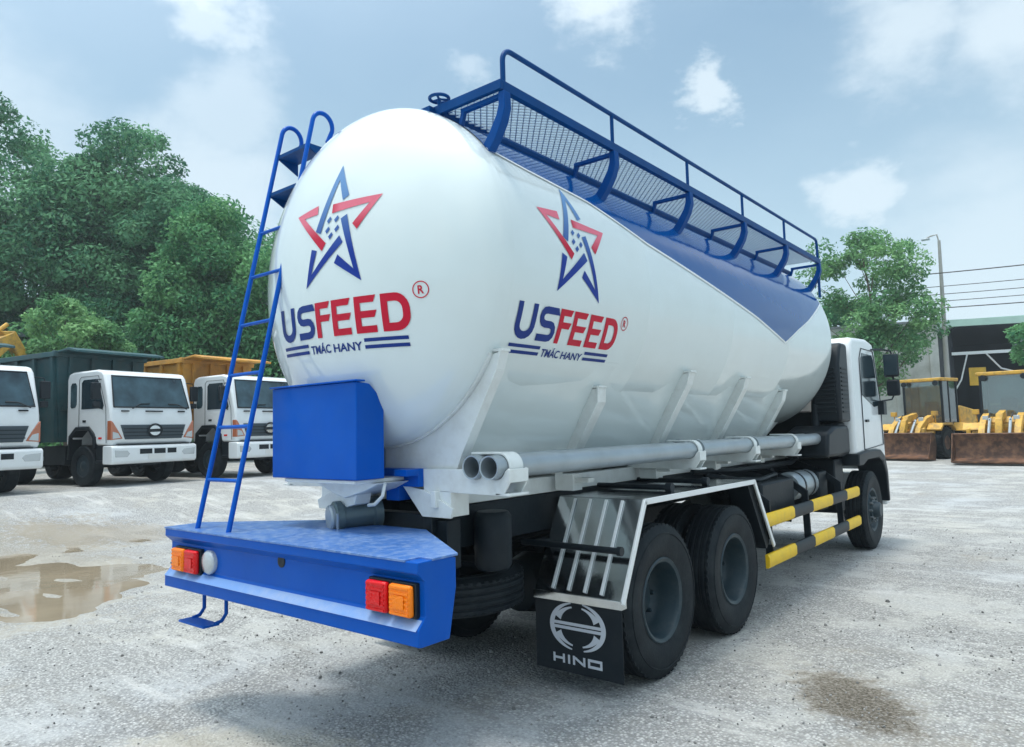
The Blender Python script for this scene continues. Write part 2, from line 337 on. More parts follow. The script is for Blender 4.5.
def ground_mat():
    m = bpy.data.materials.new('gravel_yard'); m.use_nodes = True; n = m.node_tree.nodes; l = m.node_tree.links; b = n['Principled BSDF']
    t = n.new('ShaderNodeTexCoord'); P = t.outputs['Object']
    def noise(sc, det=6, ro=.6, dist=0):
        z = n.new('ShaderNodeTexNoise'); z.inputs['Scale'].default_value = sc; z.inputs['Detail'].default_value = det; z.inputs['Roughness'].default_value = ro; z.inputs['Distortion'].default_value = dist; l.new(P, z.inputs['Vector']); return z.outputs['Fac']
    def rg(v, a, b_, c=0, d=1):
        r = n.new('ShaderNodeMapRange'); r.interpolation_type = 'SMOOTHSTEP'; l.new(v, r.inputs['Value'])
        for k, x in zip(('From Min','From Max','To Min','To Max'), (a,b_,c,d)): r.inputs[k].default_value = x
        return r.outputs[0]
    def mix(f, A, B):
        x = n.new('ShaderNodeMix'); x.data_type = 'RGBA'
        for s, v in (('Factor', f), ('A', A), ('B', B)):
            if hasattr(v, 'links'): l.new(v, x.inputs[s])
            elif isinstance(v, tuple): x.inputs[s].default_value = (*v, 1)
            else: x.inputs[s].default_value = v
        return x.outputs['Result']
    def ma(op, a, b_):
        x = n.new('ShaderNodeMath'); x.operation = op
        for i, v in enumerate((a, b_)):
            if hasattr(v, 'links'): l.new(v, x.inputs[i])
            else: x.inputs[i].default_value = v
        return x.outputs[0]
    big = noise(.22, 5); mid = noise(1.1, 6, .6, .4); fine = noise(9, 8, .7); grit = noise(46, 6, .75)
    c = mix(rg(big, .38, .62), (.49,.48,.435), (.47,.49,.50))
    c = mix(rg(mid, .45, .68, 0, .55), c, (.62,.61,.57))
    c = mix(rg(fine, .52, .72, 0, .5), c, (.24,.24,.23))
    # little stones
    vo = n.new('ShaderNodeTexVoronoi'); vo.inputs['Scale'].default_value = 52; vo.inputs['Randomness'].default_value = 1; l.new(P, vo.inputs['Vector'])
    sc = n.new('ShaderNodeSeparateColor'); l.new(vo.outputs['Color'], sc.inputs[0])
    gm = rg(ma('ADD', mid, ma('MULTIPLY', fine, .3)), .52, .70)            # where loose gravel lies on the fines
    stone = mix(sc.outputs[0], (.16,.165,.17), (.70,.70,.685))
    stone = mix(rg(vo.outputs['Distance'], .25, .62, 0, .75), stone, (.13,.13,.125))
    c = mix(ma('MULTIPLY', ma('ADD', ma('MULTIPLY', gm, .6), .3), .8), c, stone)
    c = mix(rg(grit, .50, .70, 0, .6), c, (.17,.17,.165))
    c = mix(rg(grit, .46, .32, 0, .5), c, (.60,.59,.56))
    mp2 = n.new('ShaderNodeMapping'); mp2.inputs['Rotation'].default_value = (0,0,R_(-38)); mp2.inputs['Scale'].default_value = (.16,1.5,1); l.new(P, mp2.inputs[0])
    z2 = n.new('ShaderNodeTexNoise'); z2.inputs['Scale'].default_value = 2.2; z2.inputs['Detail'].default_value = 7; z2.inputs['Roughness'].default_value = .65; l.new(mp2.outputs[0], z2.inputs['Vector'])
    c = mix(rg(z2.outputs['Fac'], .55, .70, 0, .42), c, (.27,.26,.235))
    c = mix(rg(z2.outputs['Fac'], .46, .34, 0, .40), c, (.60,.595,.57))
    c = mix(rg(noise(.55, 7, .7, .5), .56, .72, 0, .4), c, (.36,.315,.245))
    # brown wet stain by the truck, and muddy rims
    def spot(x, y, sx_, sy_, rz, amt):
        mpn = n.new('ShaderNodeMapping'); mpn.vector_type = 'TEXTURE'; mpn.inputs['Location'].default_value = (x,y,0); mpn.inputs['Rotation'].default_value = (0,0,rz); mpn.inputs['Scale'].default_value = (sx_,sy_,50); l.new(P, mpn.inputs[0])
        ln = n.new('ShaderNodeVectorMath'); ln.operation = 'LENGTH'; l.new(mpn.outputs[0], ln.inputs[0])
        v = ma('ADD', ln.outputs['Value'], ma('ADD', ma('MULTIPLY', ma('SUBTRACT', mid, .5), 1.2), ma('MULTIPLY', ma('SUBTRACT', fine, .5), 2.0)))
        return rg(v, 1.05, .45, 0, amt)
    c = mix(spot(2.34,.28,.66,.36,R_(-52),.62), c, (.17,.135,.09))
    c = mix(ma('MULTIPLY', spot(2.38,.22,.60,.32,R_(-52),1.0), rg(grit, .42, .58, .1, .9)), c, (.065,.055,.04))
    c = mix(spot(1.2,-2.55,.45,.16,R_(40),.5), c, (.23,.18,.12))
    c = mix(spot(-.2,-2.4,.9,.35,R_(35),.35), c, (.50,.44,.31))
    c = mix(spot(-5.6,2.4,3.4,.25,R_(42),.5), c, (.25,.215,.16))
    c = mix(spot(-8.5,-1.2,5.2,2.0,R_(-14),.55), c, (.27,.235,.175))
    c = mix(spot(-10.5,.8,2.0,1.3,R_(30),.6), c, (.25,.21,.15))
    l.new(c, b.inputs['Base Color']); b.inputs['Roughness'].default_value = .92; b.inputs['Specular IOR Level'].default_value = .25
    h = ma('ADD', ma('MULTIPLY', ma('MULTIPLY', vo.outputs['Distance'], -1), ma('ADD', ma('MULTIPLY', gm, .010), .004)), ma('MULTIPLY', grit, .010)); h = ma('ADD', h, ma('MULTIPLY', fine, .02))
    u = n.new('ShaderNodeBump'); u.inputs['Strength'].default_value = .9; u.inputs['Distance'].default_value = 1; l.new(h, u.inputs['Height']); l.new(u.outputs[0], b.inputs['Normal'])
    return m
g.build('ground', ground_mat(), None, smooth=180, kind='structure')
# puddle water: level sheets in the hollows
pm = mat('muddy_water', (.30,.245,.17), .05, spec=.55, var=.15, vscale=1.2, bump=.0012, bscale=5)
for P in PUD:
    w = MB(); cx = sum(p[0] for p in P)/len(P); cy = sum(p[1] for p in P)/len(P)
    out = [(cx+(x-cx)*1.05+(.06 if x > cx else -.06), cy+(y-cy)*1.08+(.06 if y > cy else -.06), -.022+gz(cx,cy)*0) for x, y in P]
    w.add(out, [tuple(range(len(out)))]); o = w.build('puddle_water', pm, None, smooth=0, kind='structure')
# loose stones
st = MB(); st.cur = 0
ico = bmesh.new(); bmesh.ops.create_icosphere(ico, subdivisions=1, radius=1); iv = [v.co.copy() for v in ico.verts]; iff = [[v.index for v in f.verts] for f in ico.faces]; ico.free()
def stones(n, x0, x1, y0, y1, s0, s1):
    for _ in range(n):
        x, y = random.uniform(x0,x1), random.uniform(y0,y1)
        if mn.noise(Vector((x*.8,y*.8,5))) < -.15 and random.random() < .7: continue
        if pfn(x,y) < .1: continue
        s = random.uniform(s0,s1)*random.choice((.7,.8,1,1.25)); T = Euler((random.random()*6,random.random()*6,random.random()*6)).to_matrix(); k = Vector((1,random.uniform(.6,1),random.uniform(.45,.8)))
        z = gz(x,y)+s*.15
        st.add([Vector((x,y,z))+T@Vector((v.x*k.x*s*random.uniform(.8,1.1),v.y*k.y*s,v.z*k.z*s)) for v in iv], iff)
        st.tint += [min(1,max(0,random.gauss(.45,.25)))]*len(iv)
stones(5200, -3.5, 4.6, -3.6, 2.5, .004, .011); stones(2600, -9, 8, -4, 9, .007, .016); stones(260, -8, 7, -4, 8, .014, .024)
sm = leafmat('stone_mix', (.13,.13,.125), (.46,.455,.44), 0)
st.build('loose_gravel', sm, None, smooth=0, kind='stuff')
bpy.data.objects['loose_gravel']['label'] = 'loose grey gravel scattered over the yard'

# ------------------------------------------------------------------ THE TANKER TRUCK
truck = thing('tanker_truck', (0,0,0), 0, 'large white and blue bulk feed tanker lorry with round tank, seen from its rear', 'tanker truck')
TR, TZ, Y0, Y1, CAP, CAPF = 1.115, 2.776, -1.55, 4.87, .45, .29
prof = []
for i in range(0, 25):
    t = R_(90-i*90/24); prof.append((max(.002, TR*math.cos(t)), Y0-CAP*math.sin(t)))
def ring(y): return [(TR, y-.02), (TR+.0015, y-.006), (TR+.0015, y+.006), (TR, y+.02)]
for y in (-1.5, .12, 1.72, 3.3): prof += ring(y)
prof.append((TR, Y1-.03))
for i in range(0, 21):
    t = R_(i*90/20); prof.append((max(.002, TR*math.cos(t)), Y1+CAPF*math.sin(t)))
b = MB(); b.lathe(prof, (0,0,TZ), (0,1,0), 160)
tank = b.build('tank', 'tank', truck, smooth=50)
b = MB()
def cyl_pt(y, th, off=.003): return (math.cos(th)*(TR+off), y, TZ+math.sin(th)*(TR+off))
# manholes along the top
for i, y in enumerate((-.7, .9, 2.5, 4.1)):
    b.lathe([(.27,-.04),(.27,.10),(.30,.10),(.30,.13),(.22,.15),(.02,.16)], (-.0,y,TZ+TR-.02), (0,0,1), 28)
b.build_each('manhole', 'white_frame', tank)
# blue painted panel draped over the upper tank
edge = [(-1.46,37.8),(-1.13,34.7),(-.48,30.5),(.21,20.1),(1.06,12.4),(2.27,1.6),(3.14,-8.1),(3.55,.5),(4.0,8.5),(4.82,25)]
def ev(y):
    for (a, ta), (c, tb) in zip(edge, edge[1:]):
        if y <= c: return ta+(tb-ta)*(y-a)/(c-a)
    return edge[-1][1]
def strip(lo, hi, off, ys=None):
    b = MB(); nA = 36; ys = ys or sorted(set([-1.46+i*(4.82+1.46)/90 for i in range(91)]+[3.14]))
    for y in ys:
        a, c = lo(y), hi(y)
        for k in range(nA+1): b.v.append(cyl_pt(y, R_(a+(c-a)*k/nA), off))
    for i in range(len(ys)-1):
        for k in range(nA): q = i*(nA+1)+k; b.f.append((q,q+1,q+nA+2,q+nA+1)); b.mi.append(0)
    return b
o = strip(ev, lambda y: 180-ev(y), .0050).build('blue_panel', 'blue_tank', tank, smooth=180)
for s in (0, 1):
    e = strip(lambda y: ev(y)-1.1 if not s else 180-ev(y), lambda y: ev(y) if not s else 181.1-ev(y), .0055)
    e.build('white_pinstripe', 'white_edge', tank, smooth=180)

# --- logo artwork: designed once in (u,v), draped on the rear dome and on the right flank
def rear_map(u, v, off=.0035):
    x, z = u, v-TZ; q = 1-(x*x+z*z)/TR**2; y = -CAP*math.sqrt(max(q, 1e-4))
    n = Vector((x/TR**2, y/CAP**2, z/TR**2)).normalized(); return tuple(Vector((x, Y0+y, v))+n*off)
def side_map(u, v, off=.0035): return cyl_pt(-1.42+(u+.545)*.938, (.576+(v-3.398)*1.034)/TR, off)
def rear_text_map(u, v, off=.0035): return rear_map(u, v-.024*(u+.25), off)
def rear_tint(u, v): return min(1, max(0, (v-2.86)/.42))
def stroke(b, pts, w, fmap, closed=False, cut0=None, cut1=None, off=.0035, tint=None):
    n = len(pts); Lp = []; Rp = []
    ws = w if isinstance(w, (list, tuple)) else [w]*n
    for i in range(n):
        p = Vector(pts[i]); a = Vector(pts[i-1]) if (i or closed) else None; c = Vector(pts[(i+1)%n]) if (i < n-1 or closed) else None
        d0 = (p-a).normalized() if a is not None else None; d1 = (c-p).normalized() if c is not None else None
        if d0 is None: nn = Vector((-d1.y, d1.x)); k = 1
        elif d1 is None: nn = Vector((-d0.y, d0.x)); k = 1
        else:
            n0, n1 = Vector((-d0.y, d0.x)), Vector((-d1.y, d1.x)); nn = (n0+n1)
            nn = nn.normalized() if nn.length > 1e-4 else n0; k = min(1.7, 1/max(.05, nn.dot(n0)))
        if i == 0 and cut0 and not closed: sh = d1*cut0; Lp.append(p+nn*ws[i]/2+sh); Rp.append(p-nn*ws[i]/2-sh)
        elif i == n-1 and cut1 and not closed: sh = d0*cut1; Lp.append(p+nn*ws[i]/2+sh); Rp.append(p-nn*ws[i]/2-sh)
        else: Lp.append(p+nn*ws[i]/2*k); Rp.append(p-nn*ws[i]/2*k)
    segs = n if closed else n-1
    for i in range(segs):
        j = (i+1)%n; m_ = max(1, int((Vector(pts[j])-Vector(pts[i])).length/.025))
        vs = []
        for q in range(m_+1):
            t = q/m_
            for A, B in ((Lp[i], Lp[j]), (Rp[i], Rp[j])):
                P = A.lerp(B, t); vs.append(fmap(P.x, P.y, off))
                if tint: b.tint.append(tint(P.x, P.y))
        b.add(vs, [(2*q, 2*q+1, 2*q+3, 2*q+2) for q in range(m_)])
def text_mesh(txt, size, bold=0, sx=1.0, shear=0):
    c = bpy.data.curves.new('t', 'FONT'); c.body = txt; c.size = size; c.offset = bold; c.align_x = 'LEFT'; c.resolution_u = 3; c.shear = shear
    o = bpy.data.objects.new('t', c); COL.objects.link(o); bpy.context.view_layer.update()
    me = bpy.data.meshes.new_from_object(o.evaluated_get(bpy.context.evaluated_depsgraph_get()))
    vs = [(v.co.x*sx, v.co.y) for v in me.vertices]; fs = [tuple(p.vertices) for p in me.polygons]
    bpy.data.objects.remove(o); bpy.data.curves.remove(c); bpy.data.meshes.remove(me)
    return vs, fs
def put_text(b, txt, size, u, v, width, fmap, bold=0, off=.0035, height=None):
    vs, fs = text_mesh(txt, size, bold); x0 = min(a[0] for a in vs); x1 = max(a[0] for a in vs); y0 = min(a[1] for a in vs); y1 = max(a[1] for a in vs)
    k = width/(x1-x0); kh = (height/(y1-y0)) if height else k
    b.add([fmap(u+(a[0]-x0)*k, v+(a[1]-y0)*kh, off) for a in vs], fs)
STAR = {'blue': [([(.187,3.190),(.104,3.375),(-.055,3.010)], 0), ([(-.088,2.905),(-.146,2.712),(.172,2.932)], 0), ([(.186,3.070),(.312,2.692),(.128,2.815)], 0)],
        'red': [([(.072,3.140),(.438,3.136),(.284,2.990)], 0), ([(-.078,3.165),(-.275,3.155),(.010,2.908)], 0)]}
def letters(fmap):
    bb, rr, ul, su, sv = MB(), MB(), MB(), MB(), MB(); w = .047; t, o_ = 2.575, 2.358
    def rnd(cx, cy, rx, ry, a0, a1, n=8): return [(cx+rx*math.cos(R_(a0+(a1-a0)*i/n)), cy+ry*math.sin(R_(a0+(a1-a0)*i/n))) for i in range(n+1)]
    u0, u1 = -.545+w/2, -.345-w/2
    stroke(bb, [(u0,t)]+rnd((u0+u1)/2, o_+.085, (u1-u0)/2, .085-w/2, 180, 360)+[(u1,t)], w, fmap)
    s0, s1 = -.312+w/2, -.115-w/2; mz = (t+o_)/2
    stroke(bb, [(s1+.03,t-w/2),(s0+.05,t-w/2)]+rnd(s0+.045, (t-w/2+mz)/2, .045, (t-w/2-mz)/2, 90, 270, 6)[1:-1]+[(s0+.05,mz),(s1-.045,mz)]+rnd(s1-.045, (o_+w/2+mz)/2, .045, (mz-o_-w/2)/2, 90, -90, 6)[1:-1]+[(s1-.05,o_+w/2),(s0-.015,o_+w/2)], w*.93, fmap, cut0=-.01)
    def E(x, wd, arms):
        stroke(rr, [(x+w/2,o_),(x+w/2,t)], w, fmap)
        for zz in arms: stroke(rr, [(x+w,zz),(x+wd,zz)], w*.86, fmap, cut1=.010 if zz > 2.4 else 0)
    E(-.095, .138, (t-w*.43, 2.475)); E(.068, .160, (t-w*.43, mz, o_+w*.43)); E(.268, .160, (t-w*.43, mz, o_+w*.43))
    d0, d1 = .470+w/2, .660-w/2
    stroke(rr, [(d0,o_+w/2)]+rnd(d1-.07, o_+w/2+.07, .07, .07, -90, 0, 6)+rnd(d1-.07, t-w/2-.07, .07, .07, 0, 90, 6)+[(d0,t-w/2)], w, fmap, closed=True)
    for zz in (2.318, 2.278):
        stroke(ul, [(-.545,zz),(-.215,zz)], .021, fmap); stroke(ul, [(.315,zz),(.625,zz)], .021, fmap)
    put_text(su, 'TM\u00c1C', .06, -.188, 2.262, .205, fmap, bold=.0012, height=.066); put_text(sv, 'HANY', .06, .045, 2.262, .25, fmap, bold=.0012, height=.050)
    return bb, rr, ul, su, sv
for where, fmap in (('rear', rear_map), ('side', side_map)):
    bb, rr, ul, su, sv = letters(rear_text_map if where == 'rear' else fmap); sv.build('small_lettering', 'print_blue', tank, smooth=0)
    ul.build_each('underline_bar', 'print_blue', tank, smooth=0); su.build('small_lettering', 'print_blue', tank, smooth=0)
    bb.build('navy_lettering', 'print_blue', tank, smooth=0); rr.build('red_lettering', 'print_red', tank, smooth=0)
    c = MB(); cx, cz = .735, 2.555
    stroke(c, [(cx+.046*math.cos(R_(k*15)), cz+.046*math.sin(R_(k*15))) for k in range(24)], .006, fmap, closed=True)
    put_text(c, 'R', .05, cx-.017, cz-.024, .036, fmap, bold=.001, height=.048); c.build('registered_mark', 'print_red', tank, smooth=0)
    tn = rear_tint
    sb, sr = MB(), MB()
    for pts, _ in STAR['blue']: stroke(sb, pts, .058, fmap, tint=tn)
    for u, v in ((.050,3.072),(.120,3.066),(.040,3.010),(.128,3.004),(.072,2.968)):
        n0 = len(sb.v); stroke(sb, [(u-.014,v-.012),(u+.016,v+.012)], .026, fmap, tint=tn)
    for pts, _ in STAR['red']: stroke(sr, pts, .058, fmap, tint=lambda u, v: min(1, max(0, (v-2.98)/.12))*min(1, max(0, abs(u-.06)/.08)))
    sb.build('blue_star_band', 'star_blue', tank, smooth=0); sr.build('red_star_band', 'star_red', tank, smooth=0)

# --- walkway on the tank's right shoulder
WX0, WX1, WZ = .47, 1.0, 3.815; BY = [-1.42+1.265*i for i in range(6)]
b = MB(); b.box(WX1-.02, WX1+.02, BY[0]-.02, BY[5]+.06, WZ-.03, WZ+.03); b.box(WX0-.02, WX0+.02, BY[0]-.02, BY[5]+.06, WZ-.04, WZ+.03)
b.box(WX0-.10, WX0-.06, BY[0]+.3, BY[5], WZ-.09, WZ-.04)
b.tube([(.60,BY[0]+.25,WZ-.13),(.62,BY[0]+.45,WZ-.10),(.62,BY[5],WZ-.10)], .038, 10); b.tube([(.52,BY[0]+.1,WZ-.15),(.52,BY[5],WZ-.13)], .022, 8)
b.box(-.10, WX0, BY[0]-.10, BY[0]-.04, WZ-.035, WZ+.02); b.box(WX0-.02, WX1+.02, BY[0]-.05, BY[0]-.02, WZ-.03, WZ+.03)
walk = b.build('walkway', 'blue_rail', truck, bevel=.003)
b = MB()   # expanded metal floor: diamond strands
pw, ph = .055, .062; x0, x1, y0, y1 = WX0+.02, WX1-.02, BY[0], BY[5]+.04; zt = WZ+.005
ny = int((y1-y0)/ph); nxn = 18; dx = (x1-x0)/nxn
for i in range(nxn):
    xa, xb = x0+i*dx, x0+(i+1)*dx
    for j in range(ny):
        ya = y0+j*ph; ym = ya+ph/2; 
        for (p, q) in (((xa,ya),(xb,ym)), ((xb,ym),(xa,ya+ph))) if i%2 == 0 else (((xb,ya),(xa,ym)), ((xa,ym),(xb,ya+ph))):
            p, q = Vector((*p,zt)), Vector((*q,zt)); d = (q-p).normalized(); w = Vector((-d.y,d.x,0))*.0035
            b.add([p-w,p+w,q+w,q-w,p-w+Vector((0,0,.01)),p+w+Vector((0,0,.01)),q+w+Vector((0,0,.01)),q-w+Vector((0,0,.01))], [(0,1,2,3),(4,7,6,5),(0,3,7,4),(1,5,6,2)])
b.build('mesh_floor', mat('mesh_steel', (.50,.60,.66), .5, metal=.2), walk, smooth=0)
# brackets: bent plates from tank to the walkway edge
bp = [(.83,3.48),(.90,3.56),(.965,3.66),(.985,3.72),(.985,3.80),(1.03,3.80),(1.035,3.70),(1.01,3.62),(.95,3.52),(.875,3.43)]
bp = [(x,z-.02) for x,z in bp]; b = MB(); b.prism(bp, 'y', -.032, .032); b.box(.66,1.0,-.016,.016,3.75,3.78)
b.add([(.62,-.015,3.63),(.65,-.015,3.63),(.70,-.015,3.78),(.67,-.015,3.78),(.62,.015,3.63),(.65,.015,3.63),(.70,.015,3.78),(.67,.015,3.78)], [(0,3,2,1),(4,5,6,7),(0,1,5,4),(1,2,6,5),(2,3,7,6),(3,0,4,7)])
br = b.build('bracket', 'blue_mid', walk, bevel=.004); br.location = (0,BY[0],0)
for y in BY[1:]: copypart(br, (0,y,0), walk)
b = MB(); rz = 4.062
b.tube([(1.0,BY[0],WZ)]+[(1.0,BY[0],rz-.08)]+[(1.0,BY[0]+.08-.08*math.cos(R_(t)),rz-.08+.08*math.sin(R_(t))) for t in (15,30,45,60,75,90)]+[(1.0,BY[5]-.07,rz+.03),(1.0,BY[5]-.02,rz+.01),(1.0,BY[5],rz-.06),(1.0,BY[5],3.34)], .0165, 10)
b.build('handrail', 'blue_rail', walk)
b = MB(); b.tube([(1.0,0,WZ),(1.0,0,rz+.015)], .014, 8); hp = b.build('rail_post', 'blue_rail', walk); hp.location = (0,BY[1],0)
for y in BY[2:5]: copypart(hp, (0,y,0), walk)
b = MB(); b.tube([(.50,-1.46,WZ-.06),(.50,-1.46,WZ+.075)], .012, 8); b.tube(arc((.50,-1.46,WZ+.075), .062, 0, 345, 24, 'z'), .011, 8, closed=True)
for a in (0,120,240): b.tube([(.50,-1.46,WZ+.07),(.50+.06*math.cos(R_(a+60)),-1.46+.06*math.sin(R_(a+60)),WZ+.075)], .008, 6)
b.build('valve_handwheel', 'blue_rail', truck)

# --- ladder, leaning against the rear dome
def lad(x, z): return (x, -2.31+(z-1.165)*.2215, z)
lroot = None
b = MB()
for x, extra in ((-.92,0),(-.54,0)):
    zt_ = 3.99; p = [lad(x,1.15)]+[lad(x,zt_)]
    base = Vector(lad(x, zt_)); d = Vector((0,.2163,.976)); f_ = Vector((0,.976,-.2163)); r0 = .085
    for a in range(15, 181, 15): p.append(tuple(base+f_*(r0-r0*math.cos(R_(a)))+d*(r0*1.1*math.sin(R_(a)))))
    e = Vector(p[-1]); p.append(tuple(e-d*.10+f_*-.02))
    b.tube(p, .0165, 10)
ladder = b.build('ladder', 'blue', truck)
b = MB(); b.tube([(-.92,0,0),(-.54,0,0)], .0125, 8); rg = b.build('rung', 'blue', ladder); zs = [1.48,1.82,2.17,2.52,2.87,3.20]
rg.location = lad(0, zs[0])
for z in zs[1:]: copypart(rg, lad(0,z), ladder)
b = MB(); b.box(-.92,-.54,0,.17,-.012,.012); b.prism([(0,-.012),(.17,-.012),(.17,-.10)], 'x', -.915, -.905); b.prism([(0,-.012),(.17,-.012),(.17,-.10)], 'x', -.55, -.54)
sp = b.build('step_plate', 'blue_rail', ladder); sp.location = lad(0,3.50); copypart(sp, lad(0,3.80), ladder)

# --- rear bumper
b = MB(); yr = -2.38
prof = [(yr,1.165),(yr,1.115),(yr+.045,1.075),(yr+.045,.915),(yr,.865),(yr,.79),(yr+.02,.785),(yr+.20,.785),(yr+.25,1.02),(yr+.25,1.155),(yr+.2,1.165)]
b.prism(prof, 'x', -1.21, 1.21)
bump = b.build('rear_bumper', 'blue', truck, bevel=.004)
b = MB(); b.prism([(-1.215,yr-.004),(-1.215,yr+.26),(1.0-.5-1.0,-1.62),(.48,-1.62),(1.215,yr+.26),(1.215,yr+.09),(1.13,yr+.09),(1.13,yr-.004)], 'z', 1.161, 1.173)
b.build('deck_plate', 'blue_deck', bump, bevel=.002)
b = MB(); b.prism([(yr+.044,.912),(yr+.052,.920),(yr-.002,.868),(yr-.008,.861)], 'x', -1.20, 1.20); b.build('ledge', mat('sky_sheen_ledge', (.14,.28,.58), .35, dirt=(.45,.47,.5), dirt_amt=.5), bump)  # pale strip: sky reflection on the bumper's sloping lip, put into the colour
def lamp(x0, x1, z0, z1, m, n='tail_light'):
    b = MB(); b.box(x0,x1,yr+.018,yr+.05,z0,z1); o = b.build('lamp_surround', M['plastic'], bump, bevel=.006)
    b = MB(); b.box(x0+.008,x1-.008,yr-.012,yr+.02,z0+.008,z1-.008); o2 = b.build(n, m, bump, bevel=.012)
    b = MB()
    for k in range(6): zz = z0+.022+k*(z1-z0-.044)/5; b.box(x0+.018,x1-.018,yr-.0155,yr-.0115,zz-.005,zz+.005)
    b.box(x0+.045,x1-.045,yr-.019,yr-.0158,z0+.045,z1-.055)
    b.build('lens_ribs', m, o2)
lamp(.845,1.01,.905,1.065,'lamp_red'); lamp(1.012,1.175,.905,1.065,'lamp_orange')
lamp(-1.11,-.945,.895,1.055,'lamp_orange'); lamp(-.943,-.78,.895,1.055,'lamp_red')
b = MB(); b.lathe([(.07,.03),(.075,-.008),(.062,-.02),(.03,-.028),(.002,-.03)], (-.69,yr+.03,.985), (0,1,0), 28); b.build('reversing_lamp', 'lamp_clear', bump, smooth=60)
b = MB(); b.lathe([(.035,.0),(.035,-.004),(.02,-.005),(.002,-.002)], (.07,yr+.045,1.06), (0,1,0), 16); b.build('drain_hole', 'plastic', bump)
b = MB()
b.tube([(-1.09,-2.17,.80),(-1.09,-2.17,.62),(-1.09,-2.2,.58),(-1.09,-2.25,.57)], .013, 8)
b.tube([(-.81,-2.17,.80),(-.81,-2.17,.62),(-.81,-2.2,.58),(-.81,-2.25,.57)], .013, 8)
b.box(-1.12,-.80,-2.33,-2.22,.558,.572)
b.build('foot_step', 'blue', truck, bevel=.003)

# --- blue control box
b = MB(); bx0,bx1 = -.55,.31
b.prism([(-2.0,1.485),(-2.0,2.06),(-1.90,2.05),(-1.79,1.95),(-1.79,1.485)], 'x', bx0, bx1)
cb = b.build('control_box', 'blue', truck, bevel=.006)
b = MB(); b.box(bx0-.012,bx1+.012,-2.015,-1.94,2.06,2.071); b.build('box_lid', 'blue', cb, bevel=.003)
b = MB(); b.box(.0,.40,-1.60,-1.52,1.42,1.53); b.box(.10,.22,-1.60,-1.50,1.33,1.42); b.box(.29,.40,-1.70,-1.60,1.49,1.53)
b.build('bracket_arm', 'blue', cb, bevel=.004)

# --- saddles, ribs and pipes
PX, PZ, PR = .985, 1.545, .068; PX2 = .835
def saddle(bb, y, w, zt=2.22):
    ta = math.degrees(math.asin((zt-.03-TZ)/TR)); xt = math.sqrt(TR**2-(zt-TZ)**2)+.055; xl = .69+(zt-1.60)*.52
    # transverse plate hugging the tank's belly with a flanged outer edge
    ins = [(math.cos(R_(a))*(TR-.004), TZ+math.sin(R_(a))*(TR-.004)) for a in np.linspace(-89, ta, 16)]
    pl = ins+[(xt-.02,zt-.02),(xl-.035,zt-.12),(.685,1.60),(.64,1.50),(.56,1.42),(.015,1.42)]
    bb.prism(pl, 'y', y, y+.012)
    e = [(xt,zt),(xl-.03,zt-.12),(.69,1.60),(.645,1.50)]
    for (a, c) in zip(e, e[1:]):
        bb.add([(a[0]-.012,y-.004,a[1]),(a[0]+.004,y-.004,a[1]),(c[0]+.004,y-.004,c[1]),(c[0]-.012,y-.004,c[1]),(a[0]-.012,y+w,a[1]),(a[0]+.004,y+w,a[1]),(c[0]+.004,y+w,c[1]),(c[0]-.012,y+w,c[1])], [(0,1,2,3),(4,7,6,5),(0,4,5,1),(1,5,6,2),(2,6,7,3),(3,7,4,0)])
    bb.box(xt-.08,xt+.012,y-.002,y+w,zt-.015,zt+.002)
    if y < -1.5: bb.prism([(math.cos(R_(a))*(TR-.02), TZ+math.sin(R_(a))*(TR-.02)) for a in range(-88,-30,3)]+[(math.cos(R_(a))*(TR+.012), TZ+math.sin(R_(a))*(TR+.012)) for a in range(-31,-89,-3)], 'y', y-.03, y-.001)
def arm(bb, y, w):
    pts = [(.40,1.53),(.72,1.53)]
    pts += [(PX2+(PR+.004)*math.cos(R_(a)), PZ+(PR+.004)*math.sin(R_(a))) for a in range(190, 316, 18)]
    pts += [((PX2+PX)/2,1.53)]
    pts += [(PX+(PR+.004)*math.cos(R_(a)), PZ+(PR+.004)*math.sin(R_(a))) for a in range(215, 351, 18)]
    pts += [(1.075,1.54),(1.09,1.53),(1.085,1.46),(1.04,1.395),(.98,1.385),(.40,1.395)]
    bb.prism(pts, 'y', y, y+.014); bb.prism(pts, 'y', y+w-.014, y+w)
    bb.box(.98,1.088,y,y+w,1.385,1.40); bb.box(1.076,1.09,y+.002,y+w-.002,1.46,1.535)
    ci = [(PX+(PR+.003)*math.cos(R_(a)), PZ+(PR+.003)*math.sin(R_(a))) for a in range(-10, 100, 10)]
    co = [(PX+(PR+.016)*math.cos(R_(a)), PZ+(PR+.016)*math.sin(R_(a))) for a in range(100, -15, -10)]
    ci = [(PX2-.06,PZ+PR+.003)]+ci[::-1]; co = co[::-1]+[(PX2-.06,PZ+PR+.016)]
    bb.prism(ci+co, 'y', y+.03, y+w-.02)
